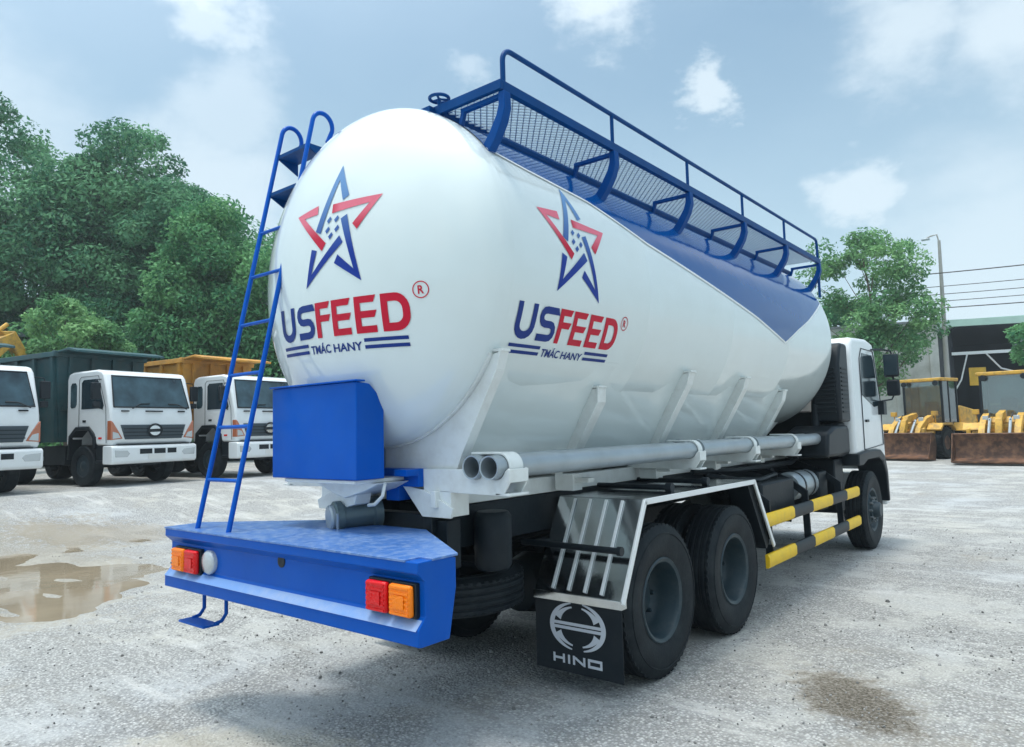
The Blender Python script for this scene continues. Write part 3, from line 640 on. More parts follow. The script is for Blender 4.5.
for s, nm in ((1,''),(-1,'')):
    b = MB(); saddle(b, -1.53, .075); arm(b, -1.56, .17); b.box(.40,.63,-1.56,-1.40,1.245,1.40); b.prism([(.22,1.43),(.42,1.40),(.66,1.30),(.64,1.24),(.40,1.24)], 'y', -1.575, -1.555)
    if s < 0: b.v = [(-x,y,z) for x,y,z in b.v]
    b.build('tank_saddle', 'white_frame', truck, bevel=.003)
    for y in (-.32,.95,2.2,3.45,4.74):
        b = MB(); 
        if y < 4: saddle(b, y, .105, {-.32: 2.05, 3.45: 2.12}.get(y, 2.21))
        if y > 0: arm(b, y-.04, .12)
        b.box(.50,.66,y,y+.12,1.30,1.42); b.box(.58,.78,y+.02,y+.10,1.36,1.395)
        if s < 0: b.v = [(-x,yy,z) for x,yy,z in b.v]
        b.build('tank_saddle', 'white_frame', truck, bevel=.003)
    for k, px in enumerate((PX, PX2)):
        b = MB(); ys = -1.62 if k == 0 else -1.60
        b.lathe([(PR,ys),(PR,4.80),(PR+.028,4.80),(PR+.028,4.84),(PR,4.84),(PR*.8,4.98),(PR*.75,4.98),(PR*.75,4.7),(PR-.008,ys+.002)], (s*px,0,PZ), (0,1,0), 28, closed=True)
        for yy in (.95+.09, 2.2+.09): b.lathe([(PR,yy),(PR+.022,yy),(PR+.022,yy+.03),(PR,yy+.03)], (s*px,0,PZ), (0,1,0), 24, closed=True)
        b.lathe([(PR-.009,ys+.6),(.001,ys+.6),(.001,ys+.61),(PR-.009,ys+.61)], (s*px,0,PZ), (0,1,0), 24, closed=True)
        b.build('discharge_pipe', 'galv', truck)
b = MB(); hy = sorted([-1.50,4.62,4.3]+[c_+d_ for c_ in (-1.42,-.27,1.0,2.25) for d_ in (.0,.15,.3,.9,1.05)]+[3.5,3.65,3.8,4.0]); ns = 17
for i, y in enumerate(hy):
    sc_ = min(1, min(abs(y-c_) for c_ in (-1.5,-.32,.95,2.2,3.45))/.3)
    f = 1 if y < 3.5 else (1-sst(3.5, 4.7, y)*.75)
    for k in range(ns):
        t = -1+2*k/(ns-1); a = abs(t); z = 2.20-(1-a)*0
        # V section: from the flank down to the outlet channel
        if a > .42: q = (a-.42)/.58; x = .535+(.9655-.535)*q-.045*sc_*math.sin(math.pi*q); z = 1.46+(2.2185-1.46)*q
        else: x = .53*a/.42; z = 1.46
        z = 2.0+(z-2.0)*f if z < 2.0 else z
        x *= .55+.45*f
        b.v.append((math.copysign(x,t), y, z))
for i in range(len(hy)-1):
    for k in range(ns-1): q = i*ns+k; b.f.append((q,q+1,q+ns+1,q+ns)); b.mi.append(0)
for i in (0, len(hy)-1): b.f.append(tuple(range(i*ns,(i+1)*ns))); b.mi.append(0)
b.build('hopper_body', 'tank', tank, smooth=50)
# sub-frame and hopper outlets below the tank
b = MB()
for s in (-1,1): b.box(s*.40-.05 if s > 0 else -.45, s*.40+.05 if s > 0 else -.35, -1.5, 4.9, 1.285, 1.40)
b.build('subframe', 'white_frame', truck, bevel=.004)
for y in (.3,1.6,2.85,4.1):
    b = MB(); b.lathe([(.62,1.76),(.30,1.40),(.14,1.25),(.12,1.12)], (0,y,0), (0,0,1), 28); b.build('hopper_outlet', 'white_frame', truck)
b = MB(); b.box(-.44,.27,-1.98,-1.60,1.460,1.482); b.prism([(-.30,1.458),(.32,1.458),(.20,1.41),(.0,1.36),(-.12,1.39)], 'y', -1.85, -1.6); b.prism([(-.15,1.44),(.10,1.44),(.06,1.32),(-.10,1.28)], 'y', -1.82, -1.7); b.tube([(.30,-1.78,1.46),(.30,-1.80,1.38),(.25,-1.82,1.33),(.17,-1.80,1.32)], .012, 8); b.box(.50,.54,-1.60,-1.5,1.30,1.40)
if 0: b.box(-.88,-.05,-1.74,-1.55,1.428,1.448); b.prism([(-.42,1.43),(.20,1.43),(.10,1.36),(-.05,1.33),(-.30,1.36)], 'y', -1.62, -1.50); b.prism([(-.62,1.40),(-.35,1.40),(-.30,1.24),(-.55,1.18)], 'y', -1.60, -1.45); b.box(.10,.20,-1.55,-1.50,1.26,1.38)
b.build('rear_valve_mount', 'white_frame', truck, bevel=.006)
b = MB(); q = (-.10,-1.86,1.238); ax = (.35,.93,.06)
b.lathe([(.085,0),(.098,.01),(.098,.05),(.085,.055),(.085,.24),(.10,.25),(.10,.30),(.07,.31)], q, ax, 26); vm = b.build('discharge_valve', mat('grey_casting', (.10,.14,.15), .4, metal=.3), truck)
b = MB(); b.lathe([(.05,-.012),(.055,.002)], q, ax, 20); b.lathe([(.07,-.03),(.08,-.02),(.08,.0)], q, ax, 20); b.tube([(-.02,-1.885,1.16),(.0,-1.90,1.27)], .009, 6); b.build('valve_cap', 'galv', vm)

# --- chassis
b = MB()
for s in (-1,1):
    x = s*.43; b.box(x-.035,x+.035,-1.56,6.9,1.02,1.28); b.box(x-.035,x+.035,-2.1,-1.55,.98,1.14)
for y in (-1.5,-1.0,-.5,.65,1.8,2.9,4.0,5.2,6.6): b.box(-.40,.40,y-.05,y+.05,1.05,1.25)
b.box(-.9,.9,-2.12,-2.06,1.0,1.12)
ch = b.build('chassis_frame', 'black', truck, bevel=.005)
b = MB()   # cross panels behind the bumper, air tanks
b = MB(); b.lathe([(.02,-.02),(.10,0),(.12,.03),(.12,.33),(.10,.36),(.02,.37)], (.60,-1.15,.88), (0,0,1), 24)
o = b.build('air_reservoir', 'black', truck)
b = MB(); b.lathe([(.02,-.32),(.11,-.31),(.135,-.27),(.135,.27),(.11,.31),(.02,.32)], (-.62,-1.02,1.04), (0,1,0), 24); b.build('air_reservoir', 'black', truck)
b = MB(); b.box(.34,.56,-1.52,-1.40,.92,1.22); b.build('lamp_bracket', 'black', truck, bevel=.01)
for y in (0,1.3,6.19):
    b = MB(); b.tube([(-.9,y,.53),(.9,y,.53)], .075, 14)
    if y < 5: b.lathe([(.05,-.28),(.20,-.18),(.24,0),(.20,.18),(.05,.28)], (0,y,.53), (0,1,0), 20)
    b.build('axle', 'black', truck)
b = MB()
for s in (-1,1):
    for k in range(5): b.box(s*.52-.04, s*.52+.04, .65-.75+k*.09, .65+.75-k*.09, .66+k*.035, .69+k*.035)
    b.box(s*.52-.06, s*.52+.06, .5,.8,.83,1.06); 
    for k in range(4): b.box(s*.48-.035, s*.48+.035, 6.19-.65+k*.1, 6.19+.65-k*.1, .64+k*.03, .665+k*.03)
b.tube([(0,1.3,.55),(0,2.9,.85),(0,4.8,1.0)], .06, 12)
b.build('leaf_spring', 'black', truck)
b = MB()
b.box(.50,1.06,2.35,3.3,.72,1.16); b.box(-1.08,-.5,2.3,3.6,.62,1.16); b.box(.45,1.0,4.4,4.75,.68,1.15); b.box(-1.02,1.04,4.95,5.34,.60,1.27)
b.build_each('equipment_box', 'black', truck, bevel=.02)
b = MB(); b.lathe([(.02,-.36),(.14,-.35),(.16,-.31),(.16,.31),(.14,.35),(.02,.36)], (.88,3.95,1.03), (0,1,0), 24)
ft = b.build('air_cylinder', 'galv', truck)
b = MB()
for yy in (3.78,4.12): b.lathe([(.162,-.02),(.166,-.02),(.166,.02),(.162,.02)], (.88,yy,1.03), (0,1,0), 24, closed=True)
b.build_each('strap', 'plastic', ft)
# hoses hanging along the side
b = MB(); b.tube([(.6,2.1,1.25),(.85,2.3,1.2),(.95,2.6,1.18),(.9,3.2,1.2),(.8,3.5,1.12),(.62,3.9,1.2)], .025, 8); b.tube([(.55,1.9,1.3),(.72,2.6,1.27),(.72,4.3,1.27),(.6,4.9,1.3)], .03, 8)
b.build('hose', 'plastic', truck)

# --- wheels
def tyre_bm(R, w, rim):
    b = MB(); h = w/2; pr = [(rim,-h*.72),(rim+.03,-h*.86),(R*.80,-h*1.0),(R*.92,-h*.94),(R*.975,-h*.80)]
    for k in range(5):
        c = -h*.72+k*(h*1.44/4)
        if k: pr += [(R, c-.012-h*.14), (R-.012, c-h*.14-.004), (R-.012, c-h*.14+.004), (R, c-h*.14+.012)]
        pr += [(R, c+h*.0)]
    pr += [(R*.975,h*.80),(R*.92,h*.94),(R*.80,h*1.0),(rim+.03,h*.86),(rim,h*.72)]
    b.lathe(pr, (0,0,0), (1,0,0), 64, closed=True)
    # tread lugs
    for k in range(56):
        a = 2*math.pi*k/56
        for s in (-1,1):
            T = Matrix.Rotation(a, 4, 'X'); b.box(min(s*h*.80,s*h*.60), max(s*h*.80,s*h*.60), -.014, .014, R*.985-.004, R*.997, T)
    # sidewall rings
    for s in (-1,1): b.lathe([(R*.86,s*h*.975),(R*.865,s*h*1.012),(R*.875,s*h*1.012),(R*.88,s*h*.96)], (0,0,0), (1,0,0), 64, closed=True)
    return b
RW = .53
def dish_rim(hub_x, deep=True):
    b = MB(); ri = .275
    if deep: pr = [(ri+.004,.105),(ri+.02,.12),(ri+.012,.128),(ri-.012,.118),(ri-.022,.09),(ri-.035,-.03),(ri-.055,-.085),(.20,-.10),(.13,-.09),(.125,-.05),(.10,-.035),(.002,-.035)]
    else: pr = [(ri+.004,.105),(ri+.02,.12),(ri+.012,.128),(ri-.012,.118),(ri-.03,.06),(ri-.05,.04),(.21,.07),(.17,.10),(.15,.11),(.148,.13),(.11,.14),(.10,.20),(.085,.22),(.002,.225)]
    pr = [(ri,-.12),(ri-.02,-.11)]+[(ri-.05,-.12),(ri-.03,.05),(ri-.006,.09)][:0]+pr
    b.lathe(pr, (0,0,0), (1,0,0), 48)
    return b
def make_wheel(loc, side, dual):
    t = MB(); tb = tyre_bm(RW, .285, .275)
    root = tb.build('wheel', 'tyre', truck, smooth=35)
    root.location = loc
    r = dish_rim(0, dual); r.v = [(side*x,y,z) for x,y,z in r.v]; rm = r.build('rim', 'rim', root, smooth=35)
    h = MB()
    for k in range(8 if dual else 10):
        a = 2*math.pi*k/(8 if dual else 10); rr_ = .168 if dual else .16; x = -.085 if dual else .105
        h.lathe([(.018,0),(.018,.03),(.013,.045),(.002,.046)], (side*x, rr_*math.cos(a), rr_*math.sin(a)), (side,0,0), 8)
    if not dual:
        for k in range(10): a = 2*math.pi*k/10; h.lathe([(.009,0),(.009,.02)], (side*.20,.078*math.cos(a),.078*math.sin(a)), (side,0,0), 6)
        h.lathe([(.105,.128),(.105,.15),(.085,.19),(.08,.215),(.002,.22)], (0,0,0), (side,0,0), 20)
    h.build_each('wheel_nut', 'hub' if not dual else 'rim', root)
    return root
for s in (1,-1):
    for y in (0,1.3):
        w = make_wheel((s*1.055,y,RW), s, True)
        b = tyre_bm(RW, .28, .275); o = b.build('inner_tyre', 'tyre', truck, smooth=35); o.location = (s*.73,y,RW)
    make_wheel((s*1.055,6.19,RW), s, False)
b = tyre_bm(.50, .25, .26); b.v = [(y,z,x) for x,y,z in b.v]; b.lathe([(.262,-.1),(.24,-.08),(.22,.02),(.1,.03),(.002,.03)], (0,0,0), (0,0,1), 32)
o = b.build('spare_wheel', 'tyre', truck, smooth=35); o.location = (.10,-1.02,.70)
b = MB(); b.box(.06,.14,-1.06,-.98,.7,1.05); b.box(-.35,.55,-1.04,-1.0,.84,.87); b.build('spare_carrier', 'black', truck)

# --- mudguards
for s in (1,-1):
    X1, X0 = 1.225, .54
    b = MB()
    path = [(-.655,.635),(-.315,1.255),(1.70,1.245),(2.12,.62)]
    def sheet(p, q, x0=X0, x1=X1, th=.006):
        d = Vector((q[0]-p[0], q[1]-p[1])).normalized(); n_ = Vector((-d.y,d.x))*th
        b.prism([(p[0],p[1]),(q[0],q[1]),(q[0]+n_.x,q[1]+n_.y),(p[0]+n_.x,p[1]+n_.y)], 'x', s*x0, s*x1)
    for p, q in zip(path, path[1:]): sheet(p, q)
    b.prism([(-.668,.60),(-.668,.655),(-.60,.655),(-.60,.60)], 'x', s*X0, s*(X1+.01))
    mg = b.build('mudguard', 'steel', truck, smooth=0, bevel=.002)
    b = MB()   # white rim along the outer edge
    for p, q in zip(path, path[1:]):
        d = Vector((q[0]-p[0], q[1]-p[1])).normalized(); n_ = Vector((-d.y,d.x))
        b.prism([(p[0]-n_.x*.03,p[1]-n_.y*.03),(q[0]-n_.x*.03,q[1]-n_.y*.03),(q[0]+n_.x*.01,q[1]+n_.y*.01),(p[0]+n_.x*.01,p[1]+n_.y*.01)], 'x', s*(X1-.002), s*(X1+.016))
    b.build('edge_trim', 'steel_trim', mg, bevel=.003)
    b = MB()
    for k in range(1, 5):
        x = X0+.04+(X1-X0-.04)*k/5-.02
        p, q = Vector((-.640,.67)), Vector((-.325,1.245)); d = (q-p).normalized(); n_ = Vector((-d.y,d.x))
        b.prism([tuple(p+n_*.006),tuple(q+n_*.006),tuple(q+n_*.016),tuple(p+n_*.016)], 'x', s*(x-.011), s*(x+.011))
    b.build('panel_strip', 'steel_trim', mg, bevel=.002)
    b = MB(); b.tube([(s*.40,-.60,.96),(s*1.20,-.60,.955)], .022, 12); b.lathe([(.03,0),(.03,.03)], (s*1.185,-.60,.955), (s,0,0), 14); b.box(min(s*.5,s*.56),max(s*.5,s*.56),-.6,-.4,.93,.98)
    for yy in (.35,1.0): b.tube([(s*.45,yy,1.285),(s*1.08,yy,1.285)], .022, 8); b.lathe([(.035,0),(.035,.05)], (s*1.06,yy,1.285), (s,0,0), 12)
    b.build_each('cross_tube', 'plastic', mg)
    b = MB(); b.prism([(-.21,1.24),(1.6,1.235),(1.55,1.1),(-.2,1.12)], 'x', s*.52, s*.535); b.prism([(1.72,1.21),(2.08,.66),(2.0,.60),(1.62,1.2)], 'x', s*1.0, s*1.2)
    b.build('inner_liner', 'plastic', mg)
    b = MB(); b.box(min(s*.54,s*1.225),max(s*.54,s*1.225),-.652,-.643,.14,.62); fl = b.build('mud_flap', 'flap', mg, bevel=.002)
    # emblem and lettering on the flap
    e = MB(); cx, cz = s*.885, .445; fm = lambda u, v, off: (u, -.6535-off*.5, v)
    K = 1.0 if s > 0 else 1.0; r1x, r1z = .215, .163
    def el(rx, rz_, a0, a1, n=14): return [(cx+rx*math.cos(R_(a0+(a1-a0)*i/n)), cz+rz_*math.sin(R_(a0+(a1-a0)*i/n))) for i in range(n+1)]
    for a0, a1 in ((-77,77),(103,257)):
        P_ = el(r1x-.012, r1z-.010, a0, a1, 26); ww = [.008+.028*math.sin(math.pi*i/26) for i in range(27)]; stroke(e, P_, ww, fm, off=.002)
    for sg in (-1,1):
        base = cz+sg*.010
        pts_out = el(r1x-.052, r1z-.036, 76, 16, 12) if sg > 0 else el(r1x-.052, r1z-.036, -76, -16, 12)
        pts_l = el(r1x-.052, r1z-.036, 104, 164, 12) if sg > 0 else el(r1x-.052, r1z-.036, -104, -164, 12)
        ww = [.010+.048*(i/12)**1.4 for i in range(13)]
        stroke(e, [(cx+(x-cx)*(1-.0), z) for x, z in pts_out][:-1], [w_ for w_ in ww][:-1], fm, off=.003)
        stroke(e, [(x, z) for x, z in pts_l][:-1], ww[:-1], fm, off=.003)
        stroke(e, [(cx-r1x+.022,cz+sg*.014),(cx+r1x-.022,cz+sg*.014)], .020, fm, off=.004)
    e.build('round_emblem', 'silver_print', fl, smooth=0)
    e = MB(); w_ = .017; hb, ht = .198, .256; hm = (hb+ht)/2; u = cx-.200; K_ = 1.64
    for xx in (u+w_/2, u+.094-w_/2): stroke(e, [(xx,hb),(xx,ht)], w_, fm, off=.002)
    stroke(e, [(u+w_,hm),(u+.094-w_,hm)], w_*.9, fm, off=.002)
    stroke(e, [(u+.127,hb),(u+.127,ht)], w_, fm, off=.002); u2 = u+.158
    for xx in (u2+w_/2, u2+.098-w_/2): stroke(e, [(xx,hb),(xx,ht)], w_, fm, off=.002)
    stroke(e, [(u2+w_,ht-w_*.6),(u2+.098-w_,hb+w_*.6)], w_*.95, fm, off=.002); u3 = u2+.118
    stroke(e, [(u3+w_/2,hb+w_/2),(u3+.11-w_/2,hb+w_/2),(u3+.11-w_/2,ht-w_/2),(u3+w_/2,ht-w_/2)], w_, fm, closed=True, off=.002)
    e.build('flap_lettering', 'silver_print', fl, smooth=0)

# --- side guards
for s in (1,-1):
    b = MB()
    for y in (2.25,3.42,4.72):
        pl = [(.50,1.28),(.62,1.285),(.98,1.14),(1.16,1.01),(1.17,.48),(1.10,.48),(1.09,.97),(.95,1.08),(.60,1.20),(.50,1.20)]
        b.prism([(s*a,c) for a, c in pl], 'y', y, y+.03)
        if y < 5: b.box(min(s*.98,s*1.05),max(s*.98,s*1.05),y-.25,y-.22,.7,1.16) if y == 3.42 else None
    gd = bpy.data.objects.new('side_guard', None); COL.objects.link(gd); gd.parent = truck
    b.build_each('guard_post', 'black', gd, bevel=.004)
    for z0 in (.785,.415):
        bands = [(2.02,2.80,1),(2.80,3.42,0),(3.42,4.16,1),(4.16,4.78,0),(4.78,5.36,1)]
        for ya, yb, c in bands:
            b = MB(); X = 1.205; zz = z0; h = .125
            b.prism([(X-.03,zz),(X-.005,zz),(X+.012,zz+.025),(X+.012,zz+h-.025),(X-.005,zz+h),(X-.03,zz+h)], 'y', ya, yb)
            if s < 0: b.v = [(-x,y,z) for x,y,z in b.v]
            b.build('guard_rail', 'yellow' if c else 'bandblack', gd, bevel=.002)

# --- cab
b = MB()
cabp = [(5.40,1.30),(5.40,2.60),(5.44,2.78),(5.52,2.86),(6.3,2.90),(6.62,2.86),(6.74,2.76),(6.97,2.05),(7.03,1.75),(7.05,1.05),(6.95,1.02),(6.88,1.12),(6.72,1.27),(6.5,1.32),(5.9,1.32)]
b.prism(cabp, 'x', -1.20, 1.20)
cab = b.build('cab', 'cab_white', truck, bevel=.07)
cab.modifiers['bevel'].segments = 4; cab.modifiers['bevel'].angle_limit = R_(50)
for s in (1,-1):
    b = MB(); b.prism([(5.86,2.10),(5.90,2.60),(5.98,2.68),(6.52,2.68),(6.60,2.62),(6.82,2.02),(6.76,1.96),(6.5,1.94)][::1], 'x', s*1.19, s*1.206)
    dr = b.build('side_window', 'glass', cab, bevel=.004)
    b = MB(); b.tube([(s*1.205,y,z) for y, z in ((5.82,1.36),(5.82,2.6),(5.95,2.74),(6.6,2.74),(6.9,2.02),(6.92,1.40),(5.82,1.36))], .006, 6); b.build('door_seam', 'plastic', cab)
    b = MB(); b.box(min(s*1.20,s*1.222),max(s*1.20,s*1.222),5.95,6.10,1.73,1.765); b.build('door_handle', 'plastic', cab, bevel=.006)
    b = MB(); b.prism([(5.36,1.17),(5.40,1.325),(5.9,1.345),(6.6,1.335),(6.84,1.24),(6.97,1.0),(7.0,.58),(6.93,.58),(6.87,.98),(6.72,1.16),(6.5,1.23),(5.85,1.23),(5.6,1.17)], 'x', s*.86, s*1.235)
    b.build('wheel_arch', 'plastic', cab, bevel=.015)
    b = MB(); b.tube([(s*1.19,6.5,2.76),(s*1.28,6.86,2.78),(s*1.36,7.0,2.76),(s*1.37,7.03,2.70),(s*1.37,7.03,2.12),(s*1.34,7.0,2.05),(s*1.2,6.80,2.02)], .013, 8)
    b.box(min(s*1.20,s*1.28),max(s*1.20,s*1.28),6.74,6.92,1.83,2.02)
    mi = b.build('mirror_arm', 'plastic', cab)
    b = MB(); T = Matrix.Translation((s*1.355,7.0,0)); b.box(-.10,.10,-.02,.06,2.38,2.72,T); b.build('mirror', 'plastic', mi, bevel=.025)
    b = MB(); b.box(-.09,.09,-.026,-.021,2.41,2.71,T); b.build('mirror_glass', 'glass', mi)
    b = MB(); b.box(-.075,.10,-.02,.05,2.10,2.34,T); b.build('mirror', 'plastic', mi, bevel=.025)
b = MB(); b.prism([(6.755,2.72),(6.965,2.08),(6.975,2.085),(6.765,2.725)], 'x', -1.05, 1.05); b.build('windscreen', 'glass_screen', cab)
b = MB(); b.box(-1.2,1.2,6.95,7.14,.52,.98); b.build('front_bumper', 'cab_white', cab, bevel=.03)
b = MB(); b.box(-.6,.6,5.39,5.398,2.0,2.5); b.build('rear_window', 'glass', cab)
b = MB(); b.box(-.9,.9,5.2,5.38,1.28,1.9); b.box(-1.17,-.45,4.95,5.36,1.28,1.72); b.build('engine_cover', 'plastic', truck, bevel=.03)
# air intake stack
b = MB(); b.prism([(4.92,1.74),(4.92,2.48),(5.02,2.70),(5.10,2.76),(5.34,2.76),(5.36,2.70),(5.36,1.74)], 'x', .82, 1.17); b.box(.9,1.1,5.0,5.34,1.3,1.74)
ai = b.build('air_intake', 'plastic', truck, bevel=.035)
b = MB()
for k in range(11): b.box(1.155,1.182,4.98,5.28,1.86+k*.055,1.882+k*.055)
for k in range(11): b.box(.88,1.11,4.898,4.925,1.86+k*.055,1.882+k*.055)
b.build('louvre', 'black', ai, bevel=.004)
b = MB(); b.prism([(4.35,1.32),(4.42,1.62),(4.75,1.70),(5.3,1.70),(5.36,1.66),(5.36,1.32)], 'x', .62, 1.14); b.build('engine_cover', 'plastic', truck, bevel=.04)
b = MB(); b.tube([(.85,4.9,1.30),(.85,4.95,1.95),(.80,5.15,2.1)], .05, 12); b.build('exhaust_pipe', 'black', truck)

# ------------------------------------------------------------------ parked dump trucks, fronts towards +x
def dump_truck(loc, rz, label, body, bodyname):
    t = thing('dump_truck', loc, rz, label, 'dump truck', 'dump trucks parked in a row')
    b = MB()
    cp = [(-1.95,1.05),(-1.95,2.78),(-1.88,2.92),(-1.7,2.97),(-.62,2.98),(-.42,2.93),(-.32,2.82),(-.06,1.98),(-.02,1.80),(0,1.12),(-.05,1.04),(-.62,1.04),(-.72,1.32),(-.95,1.50),(-1.45,1.50),(-1.68,1.34),(-1.78,1.05)]
    b.prism([(x,z) for x,z in cp], 'y', -1.17, 1.17)
    c = b.build('cab', 'cab_white', t, bevel=.05); c.modifiers['bevel'].angle_limit = R_(50)
    def fp(z): return -.06-(z-1.98)*.31   # windscreen plane
    b = MB(); z0, z1 = 2.02, 2.80
    b.add([(fp(z0)+.012,-1.06,z0),(fp(z0)+.012,1.06,z0),(fp(z1)+.012,.98,z1),(fp(z1)+.012,-.98,z1),(fp(z0)-.01,-1.06,z0),(fp(z0)-.01,1.06,z0),(fp(z1)-.01,.98,z1),(fp(z1)-.01,-.98,z1)], [(0,1,2,3),(7,6,5,4),(0,4,5,1),(1,5,6,2),(2,6,7,3),(3,7,4,0)])
    ws = b.build('windscreen', 'glass_screen', c, bevel=.004)
    b = MB(); b.tube([(fp(2.01)+.016,-1.07,2.005),(fp(2.01)+.016,1.07,2.005),(fp(2.82)+.014,.99,2.815),(fp(2.82)+.014,-.99,2.815),(fp(2.01)+.016,-1.07,2.005)], .018, 6); b.build('screen_seal', 'plastic', ws)
    b = MB()
    for y0, y1 in ((-.62,-.1),(.45,.95)): b.tube([(.02,y1 if y1>0 else y0,1.97),(fp(2.06)+.04,(y0+y1)/2,2.09),(fp(2.12)+.04,y0 if y1>0 else y1,2.10)], .018, 5)
    b.build_each('wiper', 'plastic', c)
    b = MB()
    for y0, y1 in ((-.90,-.70),(-.24,.24),(.70,.90)): b.box(-.02,.012,y0,y1,1.885,1.92)
    b.build_each('vent_slot', 'plastic', c)
    b = MB(); b.prism([(-.80,1.18),(-.92,1.55),(.92,1.55),(.80,1.18)], 'x', -.02, .02); gr = b.build('grille', 'grille', c, bevel=.01)
    b = MB()
    for z in (1.27,1.36,1.45): b.box(.02,.035,-.84,.84,z-.012,z+.012)
    b.build('grille_bar', 'bandblack', gr)
    b = MB(); b.tube([(.05,.20*math.cos(R_(k*15)),1.40+.17*math.sin(R_(k*15))) for k in range(24)], .016, 6, closed=True); b.prism([(.17*math.cos(R_(k*20)),1.40+.145*math.sin(R_(k*20))) for k in range(18)], 'x', .028, .040)
    b.build('emblem', 'plastic', gr)
    b = MB()
    for sg in (-1,1): b.prism([(.155*math.cos(R_(a))*1.0, 1.40+.13*math.sin(R_(a))*1.0) for a in range(20 if sg>0 else 200, 165 if sg>0 else 345, 12)], 'x', .040, .046)
    b.build('emblem_badge', 'chrome', gr)
    for s in (-1,1):
        b = MB(); b.prism([(s*1.175,1.17),(s*.86,1.20),(s*.98,1.40),(s*1.12,1.62),(s*1.175,1.66)], 'x', -.16, .012); hl_ = b.build('headlight', 'orange_lens', c, bevel=.015)
        b = MB(); b.prism([(s*1.13,1.20),(s*.92,1.22),(s*.99,1.34),(s*1.13,1.38)], 'x', .008, .020); b.build('clear_lens', 'lamp_clear', hl_, bevel=.006)
        b = MB(); b.box(-1.05,-.28,s*1.165-.006,s*1.165+.012,1.98,2.72)
        b = MB(); b.prism([(-1.28,1.98),(-1.28,2.66),(-1.20,2.74),(-.62,2.74),(-.55,2.68),(-.32,2.05),(-.36,1.98)], 'y', s*1.16, s*1.178); b.build('side_window', 'glass', c, bevel=.004)
        b = MB(); b.prism([(-1.78,2.06),(-1.78,2.60),(-1.72,2.68),(-1.55,2.68),(-1.50,2.60),(-1.50,2.12),(-1.56,2.04),(-1.72,2.02)], 'y', s*1.16, s*1.176); b.build('quarter_window', 'glass_screen', c, bevel=.004)
        b = MB(); b.box(-1.22,-1.08,s*1.165-.012,s*1.165+.02,1.64,1.70); b.build('door_handle', 'plastic', c)
        b = MB(); b.box(-.52,-.38,s*1.165-.012,s*1.165+.018,1.20,1.25); b.build('side_marker', 'lamp_red', c)
        b = MB(); b.tube([(x,s*1.178,z) for x, z in ((-1.38,1.5),(-1.38,2.75),(-1.3,2.82),(-.55,2.82),(-.22,2.0),(-.18,1.1))], .006, 5); b.build('door_seam', 'plastic', c)
        b = MB(); b.prism([(-.66,.95),(-.62,1.25),(-.9,1.53),(-1.5,1.53),(-1.80,1.30),(-1.86,.7),(-1.78,.7),(-1.72,1.25),(-1.45,1.44),(-.95,1.44),(-.74,1.22),(-.72,.95)], 'y', s*.88, s*1.20); b.box(-.66,-.1,min(s*.85,s*1.14),max(s*.85,s*1.14),.66,1.03); b.box(-.62,-.15,min(s*1.0,s*1.18),max(s*1.0,s*1.18),.60,.66)
        b.build('wheel_arch', 'plastic', c, bevel=.01)
        b = MB(); b.tube([(-.45,s*1.17,2.72),(-.32,s*1.38,2.70),(-.30,s*1.40,2.6),(-.30,s*1.40,2.0),(-.36,s*1.17,1.96)], .014, 6); ma_ = b.build('mirror_arm', 'plastic', c)
        b = MB(); b.box(-.34,-.24,s*1.40-.11,s*1.40+.11,2.20,2.62); b.box(-.32,-.25,s*1.38-.09,s*1.38+.09,2.0,2.14); b.build('mirror', 'plastic', ma_, bevel=.02)
    b = MB(); b.prism([(-.30,.56),(.07,.56),(.12,.62),(.12,.98),(.06,1.03),(-.30,1.03)], 'y', -1.2, 1.2); bp_ = b.build('front_bumper', 'cab_white', c, bevel=.03)
    b = MB()
    for y0, y1 in ((-.42,-.08),(-.02,.30),(.36,.62)): b.box(.10,.126,y0-.05,y1-.05,.80,.93)
    b.build('bumper_slot', 'plastic', bp_)
    for s in (-1,1):
        b = MB(); b.prism([(s*1.12,.74),(s*.80,.74),(s*.74,.82),(s*.80,.90),(s*1.14,.92)], 'x', .10, .128); b.build('fog_lamp', 'lamp_clear', bp_, bevel=.008)
    b = MB(); b.box(.122,.132,-.24,.24,.66,.79); b.build('number_plate', 'plate', bp_)
    b = MB(); b.box(-.25,.06,-1.0,1.0,1.03,1.06); b.box(-6.8,-.3,-.42,-.34,.75,1.0); b.box(-6.8,-.3,.34,.42,.75,1.0); b.tube([(-1.3,-.9,.52),(-1.3,.9,.52)], .07, 8); b.box(-.9,-.2,-.35,.35,.5,1.0); b.box(-3.2,-2.2,-1.05,-.5,.55,1.05); b.box(-3.2,-2.2,.5,1.05,.55,1.05)
    b.tube([(-4.7,-.9,.52),(-4.7,.9,.52)], .07, 8); b.tube([(-6.0,-.9,.52),(-6.0,.9,.52)], .07, 8)
    b.build('chassis', 'black', t)
    def whl(x, y, sgn, wd=.3):
        pr = [(.29,-wd*.4),(.42,-wd*.5),(.50,-wd*.45),(.52,-wd*.36),(.52,wd*.36),(.50,wd*.45),(.42,wd*.5),(.29,wd*.4)]
        b = MB(); b.lathe(pr, (0,0,0), (0,1,0), 36, closed=True); o = b.build('wheel', 'tyre', t, smooth=30); o.location = (x,y,.52)
        q = MB(); q.lathe([(.292,.10*sgn),(.28,.11*sgn),(.26,.02*sgn),(.18,.0),(.15,.09*sgn),(.09,.13*sgn),(.01,.14*sgn)], (0,0,0), (0,1,0), 24); q.build('rim', 'rim', o, smooth=30)
    for s in (-1,1):
        whl(-1.27, s*1.0, s); whl(-4.7, s*.93, s, .5); whl(-6.0, s*.93, s, .5)
